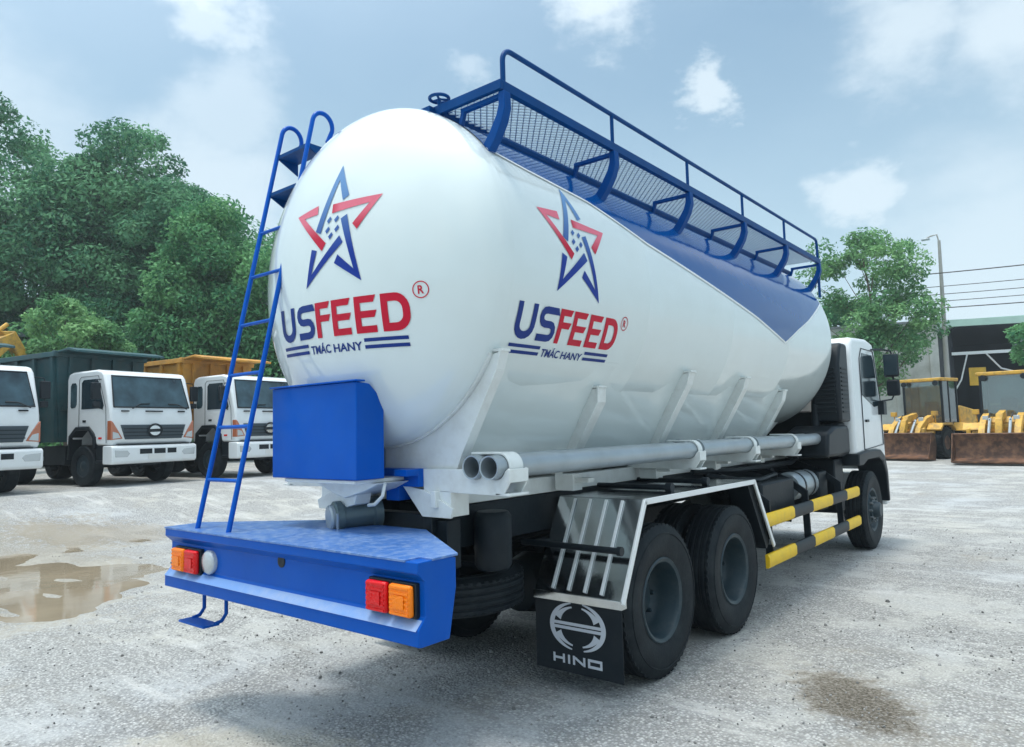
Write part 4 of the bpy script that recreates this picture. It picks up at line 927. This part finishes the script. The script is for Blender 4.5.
    # tipper body with flared top rim and a cab guard
    x0, x1, zb, zt = -7.0, -2.35, 1.15, 3.45
    b = MB(); w0, w1 = 1.12, 1.24
    b.add([(x0,-w0,zb),(x1,-w0,zb),(x1,w0,zb),(x0,w0,zb),(x0,-w1,zt),(x1,-w1,zt),(x1,w1,zt),(x0,w1,zt)], [(0,3,2,1),(0,1,5,4),(1,2,6,5),(2,3,7,6),(3,0,4,7)])
    b.add([(x0,-w1+.06,zt-.001),(x1-.06,-w1+.06,zt-.001),(x1-.06,w1-.06,zt-.001),(x0,w1-.06,zt-.001),(x0,-w1+.1,zb+.3),(x1-.1,-w1+.1,zb+.3),(x1-.1,w1-.1,zb+.3),(x0,w1-.1,zb+.3)], [(4,5,6,7),(0,1,5,4),(1,2,6,5),(2,3,7,6),(3,0,4,7)])
    tb = b.build('tipper_body', body, t, smooth=0)
    b = MB()
    for s in (-1,1): b.box(x0-.02,x1+.02,s*1.26-.07,s*1.26+.07,zt-.02,zt+.12)
    b.box(x1-.08,x1+.04,-1.32,1.32,zt-.02,zt+.14)
    b.build('top_rim', body, tb, bevel=.01)
    b = MB(); b.prism([(x1-.1,zt+.12),(x1+.55,zt+.19),(x1+.95,zt+.10),(x1+.95,zt+.04),(x1+.5,zt+.13),(x1-.1,zt+.06)], 'y', -1.25, 1.25); b.build('cab_guard', body, tb, bevel=.01)
    b = MB()
    for s in (-1,1):
        for k in range(6):
            x = x0+.15+k*(x1-x0-.3)/5; b.add([(x-.06,s*(w0+.002),zb),(x+.06,s*(w0+.002),zb),(x+.06,s*(w1+.002),zt),(x-.06,s*(w1+.002),zt),(x-.06,s*(w0+.08),zb),(x+.06,s*(w0+.08),zb),(x+.06,s*(w1+.07),zt),(x-.06,s*(w1+.07),zt)], [(0,1,2,3),(7,6,5,4),(0,4,5,1),(1,5,6,2),(2,6,7,3),(3,7,4,0)])
    for k in range(4):
        y = -.9+k*.6; b.box(x1,x1+.08,y-.05,y+.05,zb,zt)
    b.box(x1+.002,x1+.10,-1.12,1.12,2.0,2.1); b.build('body_rib', body, tb)
    return t
TB = .585
DT = [((-15.62,4.05,TB), R_(10), 'white dump truck with teal tipper body, in full view between two others', 'teal'),
      ((-15.30,.22,TB), R_(9), 'white dump truck cut off by the left edge of the picture', 'teal'),
      ((-15.35,7.28,TB), R_(8), 'white dump truck with yellow tipper body, partly behind the tanker ladder', 'ybody')]
t1 = dump_truck(*DT[0], 'x')
t2 = dup(t1, DT[1][0], DT[1][1], DT[1][2]); t3 = dup(t1, DT[2][0], DT[2][1], DT[2][2])
def recolour(root, m):
    for ch in root.children:
        if ch.name.startswith(('tipper_body','top_rim','cab_guard','body_rib')):
            ch.data = ch.data.copy(); ch.data.materials[0] = M[m]
        recolour(ch, m)
recolour(t3, 'ybody')

# ------------------------------------------------------------------ wheel loaders, bucket towards -y
def wheel_loader(loc, rz, label):
    t = thing('wheel_loader', loc, rz, label, 'wheel loader', 'wheel loaders parked by the shed')
    b = MB(); pr = [(-.15,.02),(-.55,.05),(-.70,.10),(-.72,.14),(-.55,.14),(-.22,.22),(-.10,.55),(-.16,.90),(-.30,1.05),(-.26,1.08),(-.08,.98),(.0,.60),(-.06,.20)]
    b.prism([(y-.0,z) for y,z in pr], 'x', -1.28, 1.28)
    bk = b.build('bucket', 'rust', t, bevel=.01)
    b = MB()
    for s in (-1,1): b.prism([(-.72,.10),(-.15,.02),(-.0,.60),(-.10,1.04),(-.32,1.08),(-.50,.6)], 'x', s*1.28, s*1.31)
    b.build_each('bucket_side', 'rust', bk, bevel=.005)
    b = MB(); b.box(-1.28,1.28,-.80,-.62,.085,.125); b.build('cutting_edge', 'rust', bk)
    for s in (-1,1):
        b = MB(); b.prism([(.0,.45),(-.02,.70),(.35,1.30),(.85,1.62),(1.35,1.75),(1.40,1.58),(.95,1.42),(.55,1.12),(.20,.45)], 'x', s*.52-.10, s*.52+.10); b.build('lift_arm', 'yellow_m', t, bevel=.015)
        b = MB(); b.tube([(s*.52,.45,1.0),(s*.55,1.3,.95)], .06, 8); b.tube([(s*.3,.1,.95),(s*.3,.6,1.55)], .05, 8); b.build_each('hydraulic_ram', 'galv', t)
    b = MB(); b.prism([(-.02,.75),(.02,1.05),(.25,1.55),(.42,1.60),(.40,1.30),(.15,.8)], 'x', -.10, .10); b.box(-.52,.52,.62,.78,1.22,1.36); b.prism([(.3,1.45),(.45,1.72),(1.2,1.85),(1.3,1.6)], 'x', -.10, .10)
    b.build('tilt_linkage', 'yellow_m', t, bevel=.015)
    for s in (-1,1):
        b = MB(); b.prism([(-.04,.40),(-.10,.72),(-.06,1.22),(.10,1.26),(.20,.85),(.16,.40)], 'x', s*.86-.05, s*.86+.05); b.build('bucket_hinge', 'yellow_m', t, bevel=.012)
        b = MB(); b.tube([(s*.78,1.2,1.42),(s*.80,1.15,1.75)], .025, 6); b.box(s*.80-.10,s*.80+.10,1.05,1.2,1.72,1.90); b.build('lamp_stalk', 'yellow_m', t, bevel=.01)
    b = MB(); b.prism([(.95,1.2),(.95,1.42),(1.15,1.62),(1.92,1.62),(1.92,1.2)], 'x', -.42, .42); b.build('front_cowl', 'yellow_m', t, bevel=.04)
    b = MB(); b.box(-.55,.55,.95,1.9,.62,1.45); b.box(-.35,.35,1.9,2.3,.6,1.2); b.box(-.62,.62,2.25,4.4,.62,1.25); b.box(-.9,.9,.75,.95,.95,1.12)
    b.build('frame', 'yellow_m', t, bevel=.03)
    for s in (-1,1):
        b = MB(); b.prism([(.72,1.18),(.95,1.42),(1.75,1.42),(2.0,1.2),(2.0,1.12),(1.7,1.34),(1.0,1.34),(.78,1.12)], 'x', s*.62, s*1.18); b.prism([(2.55,1.1),(2.8,1.42),(3.7,1.42),(3.95,1.1),(3.85,1.08),(3.65,1.34),(2.85,1.34),(2.65,1.08)], 'x', s*.62, s*1.18)
        b.build('fender', 'yellow_m', t, bevel=.01)
    b = MB(); b.prism([(3.25,1.2),(3.2,2.05),(3.4,2.12),(4.6,1.95),(4.75,1.75),(4.75,.75),(4.3,.7),(4.1,1.2)], 'x', -.82, .82); b.build('engine_hood', 'yellow_m', t, bevel=.05)
    b = MB()
    for s in (-1,1): b.tube([(s*.3,.5,1.5),(s*.34,.9,1.75),(s*.3,1.3,1.7),(s*.35,1.9,1.35)], .022, 6)
    b.build_each('hydraulic_hose', 'plastic', t)
    b = MB(); b.box(.84,1.12,2.1,2.55,.55,.62); b.box(.84,1.12,2.1,2.55,.85,.90); b.box(.86,.90,2.1,2.5,.55,1.2); b.build('step', 'plastic', t)
    b = MB(); b.tube([(.45,3.7,2.0),(.45,3.7,2.6)], .05, 10); b.build('exhaust_stack', 'black', t)
    # cab: frame with glazing
    b = MB(); X = .74; y0, y1 = 1.95, 3.2
    for x in (-X,X):
        b.box(x-.04,x+.04,y0-.04,y0+.04,1.2,3.12); b.box(x-.04,x+.04,y1-.04,y1+.04,1.2,3.12); b.box(x-.03,x+.03,y0+.55,y0+.61,1.2,3.12)
    b.box(-X,X,y0-.03,y0+.03,1.2,1.42); b.box(-X,X,y1-.03,y1+.03,1.2,1.7)
    for x in (-X,X): b.box(x-.03,x+.03,y0,y1,1.2,1.45)
    c = b.build('cab', 'plastic', t, bevel=.01)
    b = MB(); b.box(-.84,.84,y0-.22,y1+.08,3.12,3.25); b.build('cab_roof', 'yellow_m', c, bevel=.03)
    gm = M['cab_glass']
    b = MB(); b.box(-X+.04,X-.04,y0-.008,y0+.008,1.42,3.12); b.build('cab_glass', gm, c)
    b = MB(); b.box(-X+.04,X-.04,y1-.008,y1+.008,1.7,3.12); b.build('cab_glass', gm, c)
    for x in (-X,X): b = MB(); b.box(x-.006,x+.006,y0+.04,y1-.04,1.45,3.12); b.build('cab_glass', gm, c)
    b = MB(); b.box(-.25,.25,2.6,2.75,1.5,2.3); b.box(-.25,.25,2.3,2.75,1.45,1.6); b.tube([(0,2.15,1.4),(0,2.28,1.95)], .03, 6); b.build('driver_seat', 'interior_seat', c, bevel=.03)
    for s in (-1,1):
        b = MB(); b.lathe([(.10,0),(.11,.04),(.08,.12)], (s*.62,y0-.26,3.03), (0,1,0), 14); b.build('work_lamp', 'plastic', c)
        b = MB(); b.box(s*.45-.09,s*.45+.09,.70,.78,1.5,1.66); b.build('headlight', 'lamp_clear', t, bevel=.01)
    for s in (-1,1):
        for y in (1.35,3.3):
            b = MB(); b.lathe([(.28,-.2),(.5,-.24),(.60,-.20),(.625,-.12),(.625,.12),(.60,.20),(.5,.24),(.28,.2)], (0,0,0), (1,0,0), 32, closed=True)
            for k in range(22):
                for q in (-1,1): T = Matrix.Rotation(2*math.pi*(k+.25*q)/22, 4, 'X'); b.box(min(q*.02,q*.21),max(q*.02,q*.21),-.03,.03,.60,.655,T)
            o = b.build('wheel', 'tyre', t, smooth=30); o.location = (s*.92,y,.65)
            q_ = MB(); q_.lathe([(.29,.17*s),(.27,.18*s),(.24,.05*s),(.12,.04*s),(.10,.12*s),(.01,.13*s)], (0,0,0), (1,0,0), 20); q_.build('rim', 'rust', o, smooth=30)
    return t
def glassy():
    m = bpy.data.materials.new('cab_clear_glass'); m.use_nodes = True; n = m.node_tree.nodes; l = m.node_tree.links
    n.remove(n['Principled BSDF']); a = n.new('ShaderNodeBsdfTransparent'); a.inputs[0].default_value = (.62,.74,.74,1); df = n.new('ShaderNodeBsdfDiffuse'); df.inputs[0].default_value = (.60,.72,.76,1); m0 = n.new('ShaderNodeMixShader'); m0.inputs[0].default_value = .09; l.new(a.outputs[0], m0.inputs[1]); l.new(df.outputs[0], m0.inputs[2]); g_ = n.new('ShaderNodeBsdfGlossy'); g_.inputs['Roughness'].default_value = .03; fz = n.new('ShaderNodeFresnel'); fz.inputs[0].default_value = 1.6  # pale diffuse share puts the bluish sky reflection into the glass colour
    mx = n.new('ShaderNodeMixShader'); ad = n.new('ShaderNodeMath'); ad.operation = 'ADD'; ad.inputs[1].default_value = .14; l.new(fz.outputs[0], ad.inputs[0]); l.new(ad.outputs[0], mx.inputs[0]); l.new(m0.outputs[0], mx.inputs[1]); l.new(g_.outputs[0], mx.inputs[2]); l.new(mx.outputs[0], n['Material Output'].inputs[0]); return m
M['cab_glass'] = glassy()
L1 = wheel_loader((-2.35,27.0,gz(-2.3,27)-.01), R_(-16), 'yellow wheel loader with brown bucket, just beyond the tanker cab mirror')
dup(L1, (1.05,24.6,gz(1,24.6)-.01), R_(-4), 'yellow wheel loader with rusty bucket, at the right edge of the picture')

# ------------------------------------------------------------------ shed, wall, pole, wires on the right
def box_obj(name, m, parent, *a, bevel=0):
    b = MB(); b.box(*a); return b.build(name, m, parent, bevel=bevel)
# shed frame: local x along facade (left to right), local y into depth
shed = thing('workshop_shed', (-3.0,46.2,.15), R_(18), 'open fronted workshop shed with pale green roof edge and dark interior', 'shed')
b = MB(); b.box(-.0,.2,0,.2,0,7.0); b.box(11.6,12,0,.35,0,7.1); b.build_each('post', 'shed_shade', shed)
b = MB(); b.box(0,12,11.8,12,0,7.3); b.box(-.02,.15,.36,12,0,7.2); b.box(11.85,12,.36,12,0,7.2); b.box(.2,11.8,-.85,11.8,7.0,7.06); b.build('inner_wall_shade_sheet', 'shed_shade', shed)  # last box is a dark sheet added as shade under the roof
b = MB(); b.prism([(-.9,7.10),(12.3,7.3),(12.3,7.5),(-.9,7.50)], 'x', -.6, 12.6); b.build('roof', 'green_roof', shed)
b = MB(); b.prism([(-.6,7.52),(12.6,7.30),(12.6,6.95),(-.6,7.10)], 'y', -.98, -.90); b.build('fascia', 'green_roof', shed)
box_obj('beam', 'steel_trim', shed, .1, 6.0, -.15, 0, 5.42, 5.60)
b = MB(); b.tube([(.9,-.08,5.42),(.5,-.08,3.9),(.1,-.08,3.2)], .045, 6); b.tube([(1.9,-.08,5.42),(2.6,-.08,4.5),(3.8,-.08,4.1),(5.2,-.08,4.1)], .05, 6); b.build('brace', 'steel_trim', shed)
b = MB(); b.tube([(3.75,-.35,6.9),(3.75,-.35,6.2)], .05, 8); b.lathe([(.02,.1),(.26,0),(.26,-.12),(.1,-.2),(.02,-.25)], (3.75,-.35,6.1), (0,0,1), 18)
for a in range(0,360,60): b.tube([(3.75,-.35,5.98),(3.75+.55*math.cos(R_(a)),-.35+.5*math.sin(R_(a)),5.92+.15*math.sin(R_(a*1.7)))], .06, 6)
b.build('hanging_fitting', 'galv', shed)
b = MB(); b.box(1.3,4.5,6.0,7.0,0,1.9); b.box(5.5,8,5,7,0,1.2); b.box(2.0,2.6,4.0,4.6,0,1.1); b.build('stacked_stores', 'roof_dark', shed, bevel=.05)
sg = MB(); sg.box(1.05,1.95,.5,.54,3.55,4.65); so_ = sg.build('hanging_sign', 'sign_y', None, bevel=.01); so_.location = (-3.0,46.2,.15); so_.rotation_euler = (0,0,R_(18))
tag(so_, 'plain yellow board hanging in the dark shed opening', 'sign')
wl = thing('boundary_wall', (-3.35,44.5,.15), R_(18), 'tall pale grey rendered wall behind the tree beside the shed', 'wall')
box_obj('wall_panel', 'wall', wl, -9.5, 0, -.1, .1, 0, 7.35); box_obj('coping', 'grey_wall', wl, -9.6, .08, -.18, .18, 7.353, 7.5)
b = MB()
for k in range(5): b.box(-8+k*1.9-.1,-8+k*1.9+.1,-.22,-.103,0,7.2)
b.build('pier', 'wall', wl)
pole = thing('street_light', (-2.45,40.5,.15), R_(0), 'slim grey lamp pole with short arm beside the shed opening', 'street light')
b = MB(); b.tube([(0,0,0),(.02,0,5),(.09,0,11.4)], [.16,.13,.075], 12); b.build('mast', 'conc', pole)
b = MB(); b.tube([(.09,0,11.3),(.0,0,11.75),(-.3,0,11.72),(-.55,0,11.6)], .04, 8); b.build('arm', 'conc', pole)
b = MB(); b.box(-.75,-.35,-.1,.1,11.52,11.62); b.build('lamp_head', 'galv', pole, bevel=.02)
wx = [(9.75,.030),(9.05,.02),(8.65,.02),(8.3,.02),(7.95,.028)]
for i, (z, r) in enumerate(wx):
    b = MB(); pts = []
    for k in range(25):
        t = k/24; pts.append((-3.4+t*34, 40.3-t*2+.25*i, z-.0*t+.55*((2*t-1)**2-1)*1.0))
    b.tube(pts, r, 5); o = b.build('power_line', 'wire', None)
    tag(o, ['thick black overhead cable, highest of the bundle right of the lamp pole','thin overhead wire, second from the top right of the lamp pole','thin overhead wire, middle of the five right of the lamp pole','thin overhead wire, second from the bottom of the five','black overhead cable, lowest of the five right of the lamp pole'][i], 'power line', 'overhead wires beside the lamp pole')
b = MB(); b.tube([(31,38.3,0),(31,38.3,11)], [.2,.14], 12); o = b.build('utility_pole', 'conc', None); tag(o, 'concrete utility pole carrying the overhead wires far to the right', 'utility pole')

# left background: low shed and excavator arm
hut = thing('storage_shed', (-37.5,8.5,.58), R_(62), 'low grey shed with dark sloping roof under the left trees', 'shed')
box_obj('wall', 'grey_wall', hut, -7, 3, 0, 5, 0, 6.4)
b = MB(); b.prism([(-.6,6.42),(5.6,7.4),(5.6,7.6),(-.6,6.62)], 'x', -7.5, 3.5); b.build('roof', 'roof_dark', hut)
ex = thing('excavator', (-27.0,1.2,.58), R_(20), 'yellow excavator with raised arm behind the leftmost dump truck', 'excavator')
b = MB(); b.box(-1.3,-.7,-2,2,0,.9); b.box(.7,1.3,-2,2,0,.9); b.build('track', 'black', ex, bevel=.2)
b = MB(); b.box(-1.3,1.3,-2.0,1.6,1.0,2.2); b.build('upper_body', 'yellow_m', ex, bevel=.1)
b = MB(); b.box(-1.3,-.3,.4,1.7,2.2,3.6); b.build('cab', 'glass', ex, bevel=.08)
b = MB(); b.prism([(1.2,1.8),(1.5,3.6),(2.4,5.0),(3.0,5.3),(3.1,4.9),(2.5,4.3),(2.0,3.2),(1.7,1.7)], 'x', .1, .6); b.build('boom', 'yellow_m', ex, bevel=.04)
b = MB(); b.prism([(2.6,5.3),(3.1,5.35),(4.2,3.6),(4.0,3.4)], 'x', .15, .55); b.build('arm', 'yellow_m', ex, bevel=.04)
b = MB(); b.tube([(.35,1.4,2.2),(.35,2.3,4.1)], .09, 8); b.tube([(.35,2.0,4.8),(.35,2.9,5.6)], .08, 8); b.build('hydraulic_ram', 'yellow_m', ex)
b = MB(); b.prism([(3.9,3.4),(4.5,3.5),(4.9,2.9),(4.7,2.4),(4.2,2.5)], 'x', -.2, .9); b.build('bucket', 'yellow_m', ex, bevel=.05)

# ------------------------------------------------------------------ trees
def tree(loc, H, blobs, leaf, label, n_leaf=16000, ls=.20, trunk_r=.22, group=None, name='broadleaf_tree', sub=60, rb=(.8,1.5), bare=.25, seed=0, skew=0):
    """blobs: (dx,dy,z,rx,rz) crown lobes relative to base"""
    r = np.random.default_rng(seed); t = thing(name, loc, 0, label, 'tree', group)
    vol = np.array([b_[3]**2*b_[4] for b_ in blobs]); vol = vol/vol.sum()
    cs = []
    for _ in range(sub):
        k = r.choice(len(blobs), p=vol); bx_, by_, bz_, rx, rz_ = blobs[k]
        d = r.normal(size=3); d /= np.linalg.norm(d); q = r.uniform(.35,1)**.5
        cs.append((bx_+d[0]*rx*q, by_+d[1]*rx*q, bz_+d[2]*rz_*q, r.uniform(*rb)*min(1.2, .5+rx/5)))
    cs = np.array(cs); cs[:,3] *= 1.0; per = n_leaf//sub
    V = []; T = []
    for c in cs:
        d = r.normal(size=(per,3)); d /= np.linalg.norm(d, axis=1)[:,None]
        rad = c[3]*r.uniform(.25,1.08,size=per)**.5
        p = c[:3]+d*rad[:,None]*np.array([1,1,.72])
        nrm = d*.5+r.normal(size=(per,3))*.55+np.array([0,0,.45]); nrm /= np.linalg.norm(nrm, axis=1)[:,None]
        a = np.cross(nrm, r.normal(size=(per,3))); a /= np.linalg.norm(a, axis=1)[:,None]; b_ = np.cross(nrm, a)
        s = ls*r.uniform(.55,1.3,size=per)[:,None]
        q4 = np.stack([p-a*s, p-b_*s*.45+a*s*.1-nrm*s*.15, p+a*s, p+b_*s*.45+a*s*.1-nrm*s*.15], 1)
        V.append(q4.reshape(-1,3)); tb_ = r.uniform(.05,.95); T.append(np.repeat(np.clip(tb_+r.normal(size=per)*.2, 0, 1), 4))
    V = np.concatenate(V); T = np.concatenate(T); n = len(V)//4
    me = bpy.data.meshes.new('crown'); me.vertices.add(len(V)); me.vertices.foreach_set('co', V.astype(np.float32).ravel())
    me.loops.add(4*n); me.loops.foreach_set('vertex_index', np.arange(4*n, dtype=np.int32)); me.polygons.add(n); me.polygons.foreach_set('loop_start', np.arange(0,4*n,4, dtype=np.int32))
    me.update(calc_edges=True); at_ = me.attributes.new('tint', 'FLOAT', 'POINT'); at_.data.foreach_set('value', T.astype(np.float32)); me.materials.append(M[leaf])
    o = bpy.data.objects.new('crown', me); COL.objects.link(o); o.parent = t
    b = MB(); top = H*.82; pts = [(0,0,-.1)]
    for k in range(1,7): pts.append((math.sin(k*1.3+seed)*.018*H+skew*k/6, math.cos(k*1.7+seed)*.018*H, top*k/6))
    b.tube(pts, [trunk_r*(1-.13*k) for k in range(7)], 8)
    for c in cs[r.permutation(len(cs))[:34]]:
        z0 = min(top*.9, max(H*bare, c[2]-r.uniform(.12,.28)*H)); f = z0/top*6; i = min(5,int(f)); s0 = Vector(pts[i]).lerp(Vector(pts[i+1]), f-i)
        e = Vector(c[:3]); mid = s0.lerp(e, .5)+Vector((0,0,-.04*H*r.uniform(-.4,1)))
        rr0 = trunk_r*(1-.13*f)*.5; b.tube([s0, mid, e], [rr0, rr0*.6, rr0*.15], 5)
    b.build('trunk', 'bark', t); return t
G = 'trees behind the parked dump trucks'
def T(x, y, H, blobs, leaf, label, **k): return tree((x,y,gz(x,y)-.05), H, blobs, leaf, label, **k)
T(-44,7.0,21, [(0,0,15,4.6,5.2),(-3,-2,11,4.5,4.5),(3,1.5,11.5,4.3,4.5),(0,3,7,4.5,4)], 'leaf_dark', 'tall bluish green tree at the left edge of the picture', seed=1, rb=(.55,1.25), n_leaf=72000, sub=260, ls=.15, group=G)
T(-38.5,12.3,20.0, [(0,.8,14.6,3.3,5.0),(0,.6,17.0,2.2,2.4),(.4,2.8,13.8,2.9,3.4),(0,-1.2,14.2,2.6,3.2),(-.5,-.5,13.6,3.4,3.5),(-1,-1.8,12.5,3.6,4),(1.6,2.2,12,3.8,4),(0,0,8,4.6,4.6)], 'leaf_dark', 'tallest bluish green tree, its top left of the ladder', seed=2, rb=(.75,1.5), n_leaf=78000, sub=240, ls=.15, group=G)
T(-35.5,14.2,15.8, [(0,0,11.5,4.0,3.9),(1.6,2.4,9.4,3.4,3.3),(-1,-2,6.5,3.6,3.4)], 'leaf_dark', 'rounded dark green tree just right of the tallest one', seed=3, rb=(.55,1.2), n_leaf=54000, sub=210, ls=.14, group=G)
T(-30.0,13.2,12.9, [(0,0,9.8,1.9,2.9),(-.9,-.8,7.4,2.0,2.3),(.9,1.2,6.6,2.2,2.6),(0,0,3.6,2.2,2)], 'leaf_mid', 'mid green tree with feathery top, left of the ladder', seed=4, n_leaf=42000, sub=120, ls=.13, group=G)
T(-28,16.2,12.4, [(0,0,8.8,2.8,3.0),(1.6,2,7.8,2.6,2.8),(-1,-1,5.2,2.6,2.6)], 'leaf_mid', 'mid green tree seen through the ladder beside the tank', seed=5, n_leaf=30000, sub=80, ls=.13, group=G)
T(-27.8,6.1,7.3, [(0,0,5.4,1.3,1.5),(-.8,-1.0,4.4,1.2,1.2),(.9,.9,4.6,1.1,1.2)], 'leaf_light', 'small bright green tree above the teal tipper body', seed=6, n_leaf=14000, sub=60, ls=.11, trunk_r=.1, rb=(.5,.9), group=G)
for i, (x, y, h, w_) in enumerate([(-40,4,9,4.2),(-36,9.6,9,4),(-33,11.8,7.0,3.4),(-31,15.6,8.4,3.4),(-42,14,11,5),(-33,19,9,4),(-30,20.5,11,4)]):
    T(x, y, h, [(0,0,h*.62,w_*.8,h*.30),(w_*.4,-w_*.3,h*.35,w_*.7,h*.3),(-w_*.4,w_*.3,h*.36,w_*.7,h*.3)], 'leaf_dark' if i%2 == 0 else 'leaf_mid', ['dark shrubby tree at the far left behind the teal truck','dark low tree below the tallest tree','low green tree behind the middle dump truck','low dark tree behind the yellow tipper body','broad dark tree in the second row on the left','low green tree behind the tank rear, right of the ladder','dark tree hidden mostly behind the tank rear'][i], seed=20+i, n_leaf=20000, sub=70, ls=.15, trunk_r=.14, group=G, bare=.12)
TR_ = tree((-5.7,38.6,.1), 13.2, [(-.3,0,9.6,2.9,2.7),(-1.6,-.6,7.2,2.2,2.0),(1.5,.5,7.0,2.3,1.9),(.2,0,11.0,1.4,1.2),(0,.6,5.2,2.7,1.7),(-2.0,0,4.6,1.8,1.5)], 'leaf_light', 'airy light green tree between the tanker cab and the lamp pole', seed=9, n_leaf=27000, sub=140, ls=.125, trunk_r=.16, rb=(.45,.95))
tree((2.2,37.5,.1), 7.0, [(0,0,5.0,1.6,1.3),(.6,0,3.6,1.5,1.2),(1.6,0,4.2,1.6,1.6)], 'leaf_mid', 'dark green bushy tree at the right edge in front of the shed', seed=10, n_leaf=11000, sub=60, ls=.13, trunk_r=.12, rb=(.45,.8))
for i, (x, y, h) in enumerate([(-24,30,11),(-17,38,12),(-12,47,12)]):
    tree((x,y,0), h, [(0,0,h*.62,3.6,h*.28),(1.5,1,h*.4,3.2,h*.25),(-1.5,-1,h*.4,3.2,h*.25)], 'leaf_mid', ['green tree far behind the tank body, nearest the dump trucks','green tree far behind the middle of the tank','green tree far behind the front of the tank'][i], seed=40+i, n_leaf=9000, sub=50, ls=.28, group='trees hidden behind the tank')

# ------------------------------------------------------------------ light haze in the humid air
b = MB(); b.box(-1510, 1510, -1510, 1510, -1.2, 24.5)
b.v = [(max(-70,min(60,x)), max(-30,min(90,y)), z) for x,y,z in b.v]
hm = bpy.data.materials.new('humid_air'); hm.use_nodes = True; n = hm.node_tree.nodes; n.remove(n['Principled BSDF'])
pv = n.new('ShaderNodeVolumePrincipled'); pv.inputs['Color'].default_value = (.86,.95,1,1); pv.inputs['Density'].default_value = .0011; pv.inputs['Anisotropy'].default_value = .2
hm.node_tree.links.new(pv.outputs[0], n['Material Output'].inputs['Volume']); M['humid_air'] = hm
hz = b.build('haze', 'humid_air', None, smooth=0, kind='stuff'); hz['label'] = 'thin pale haze in the air over the yard'
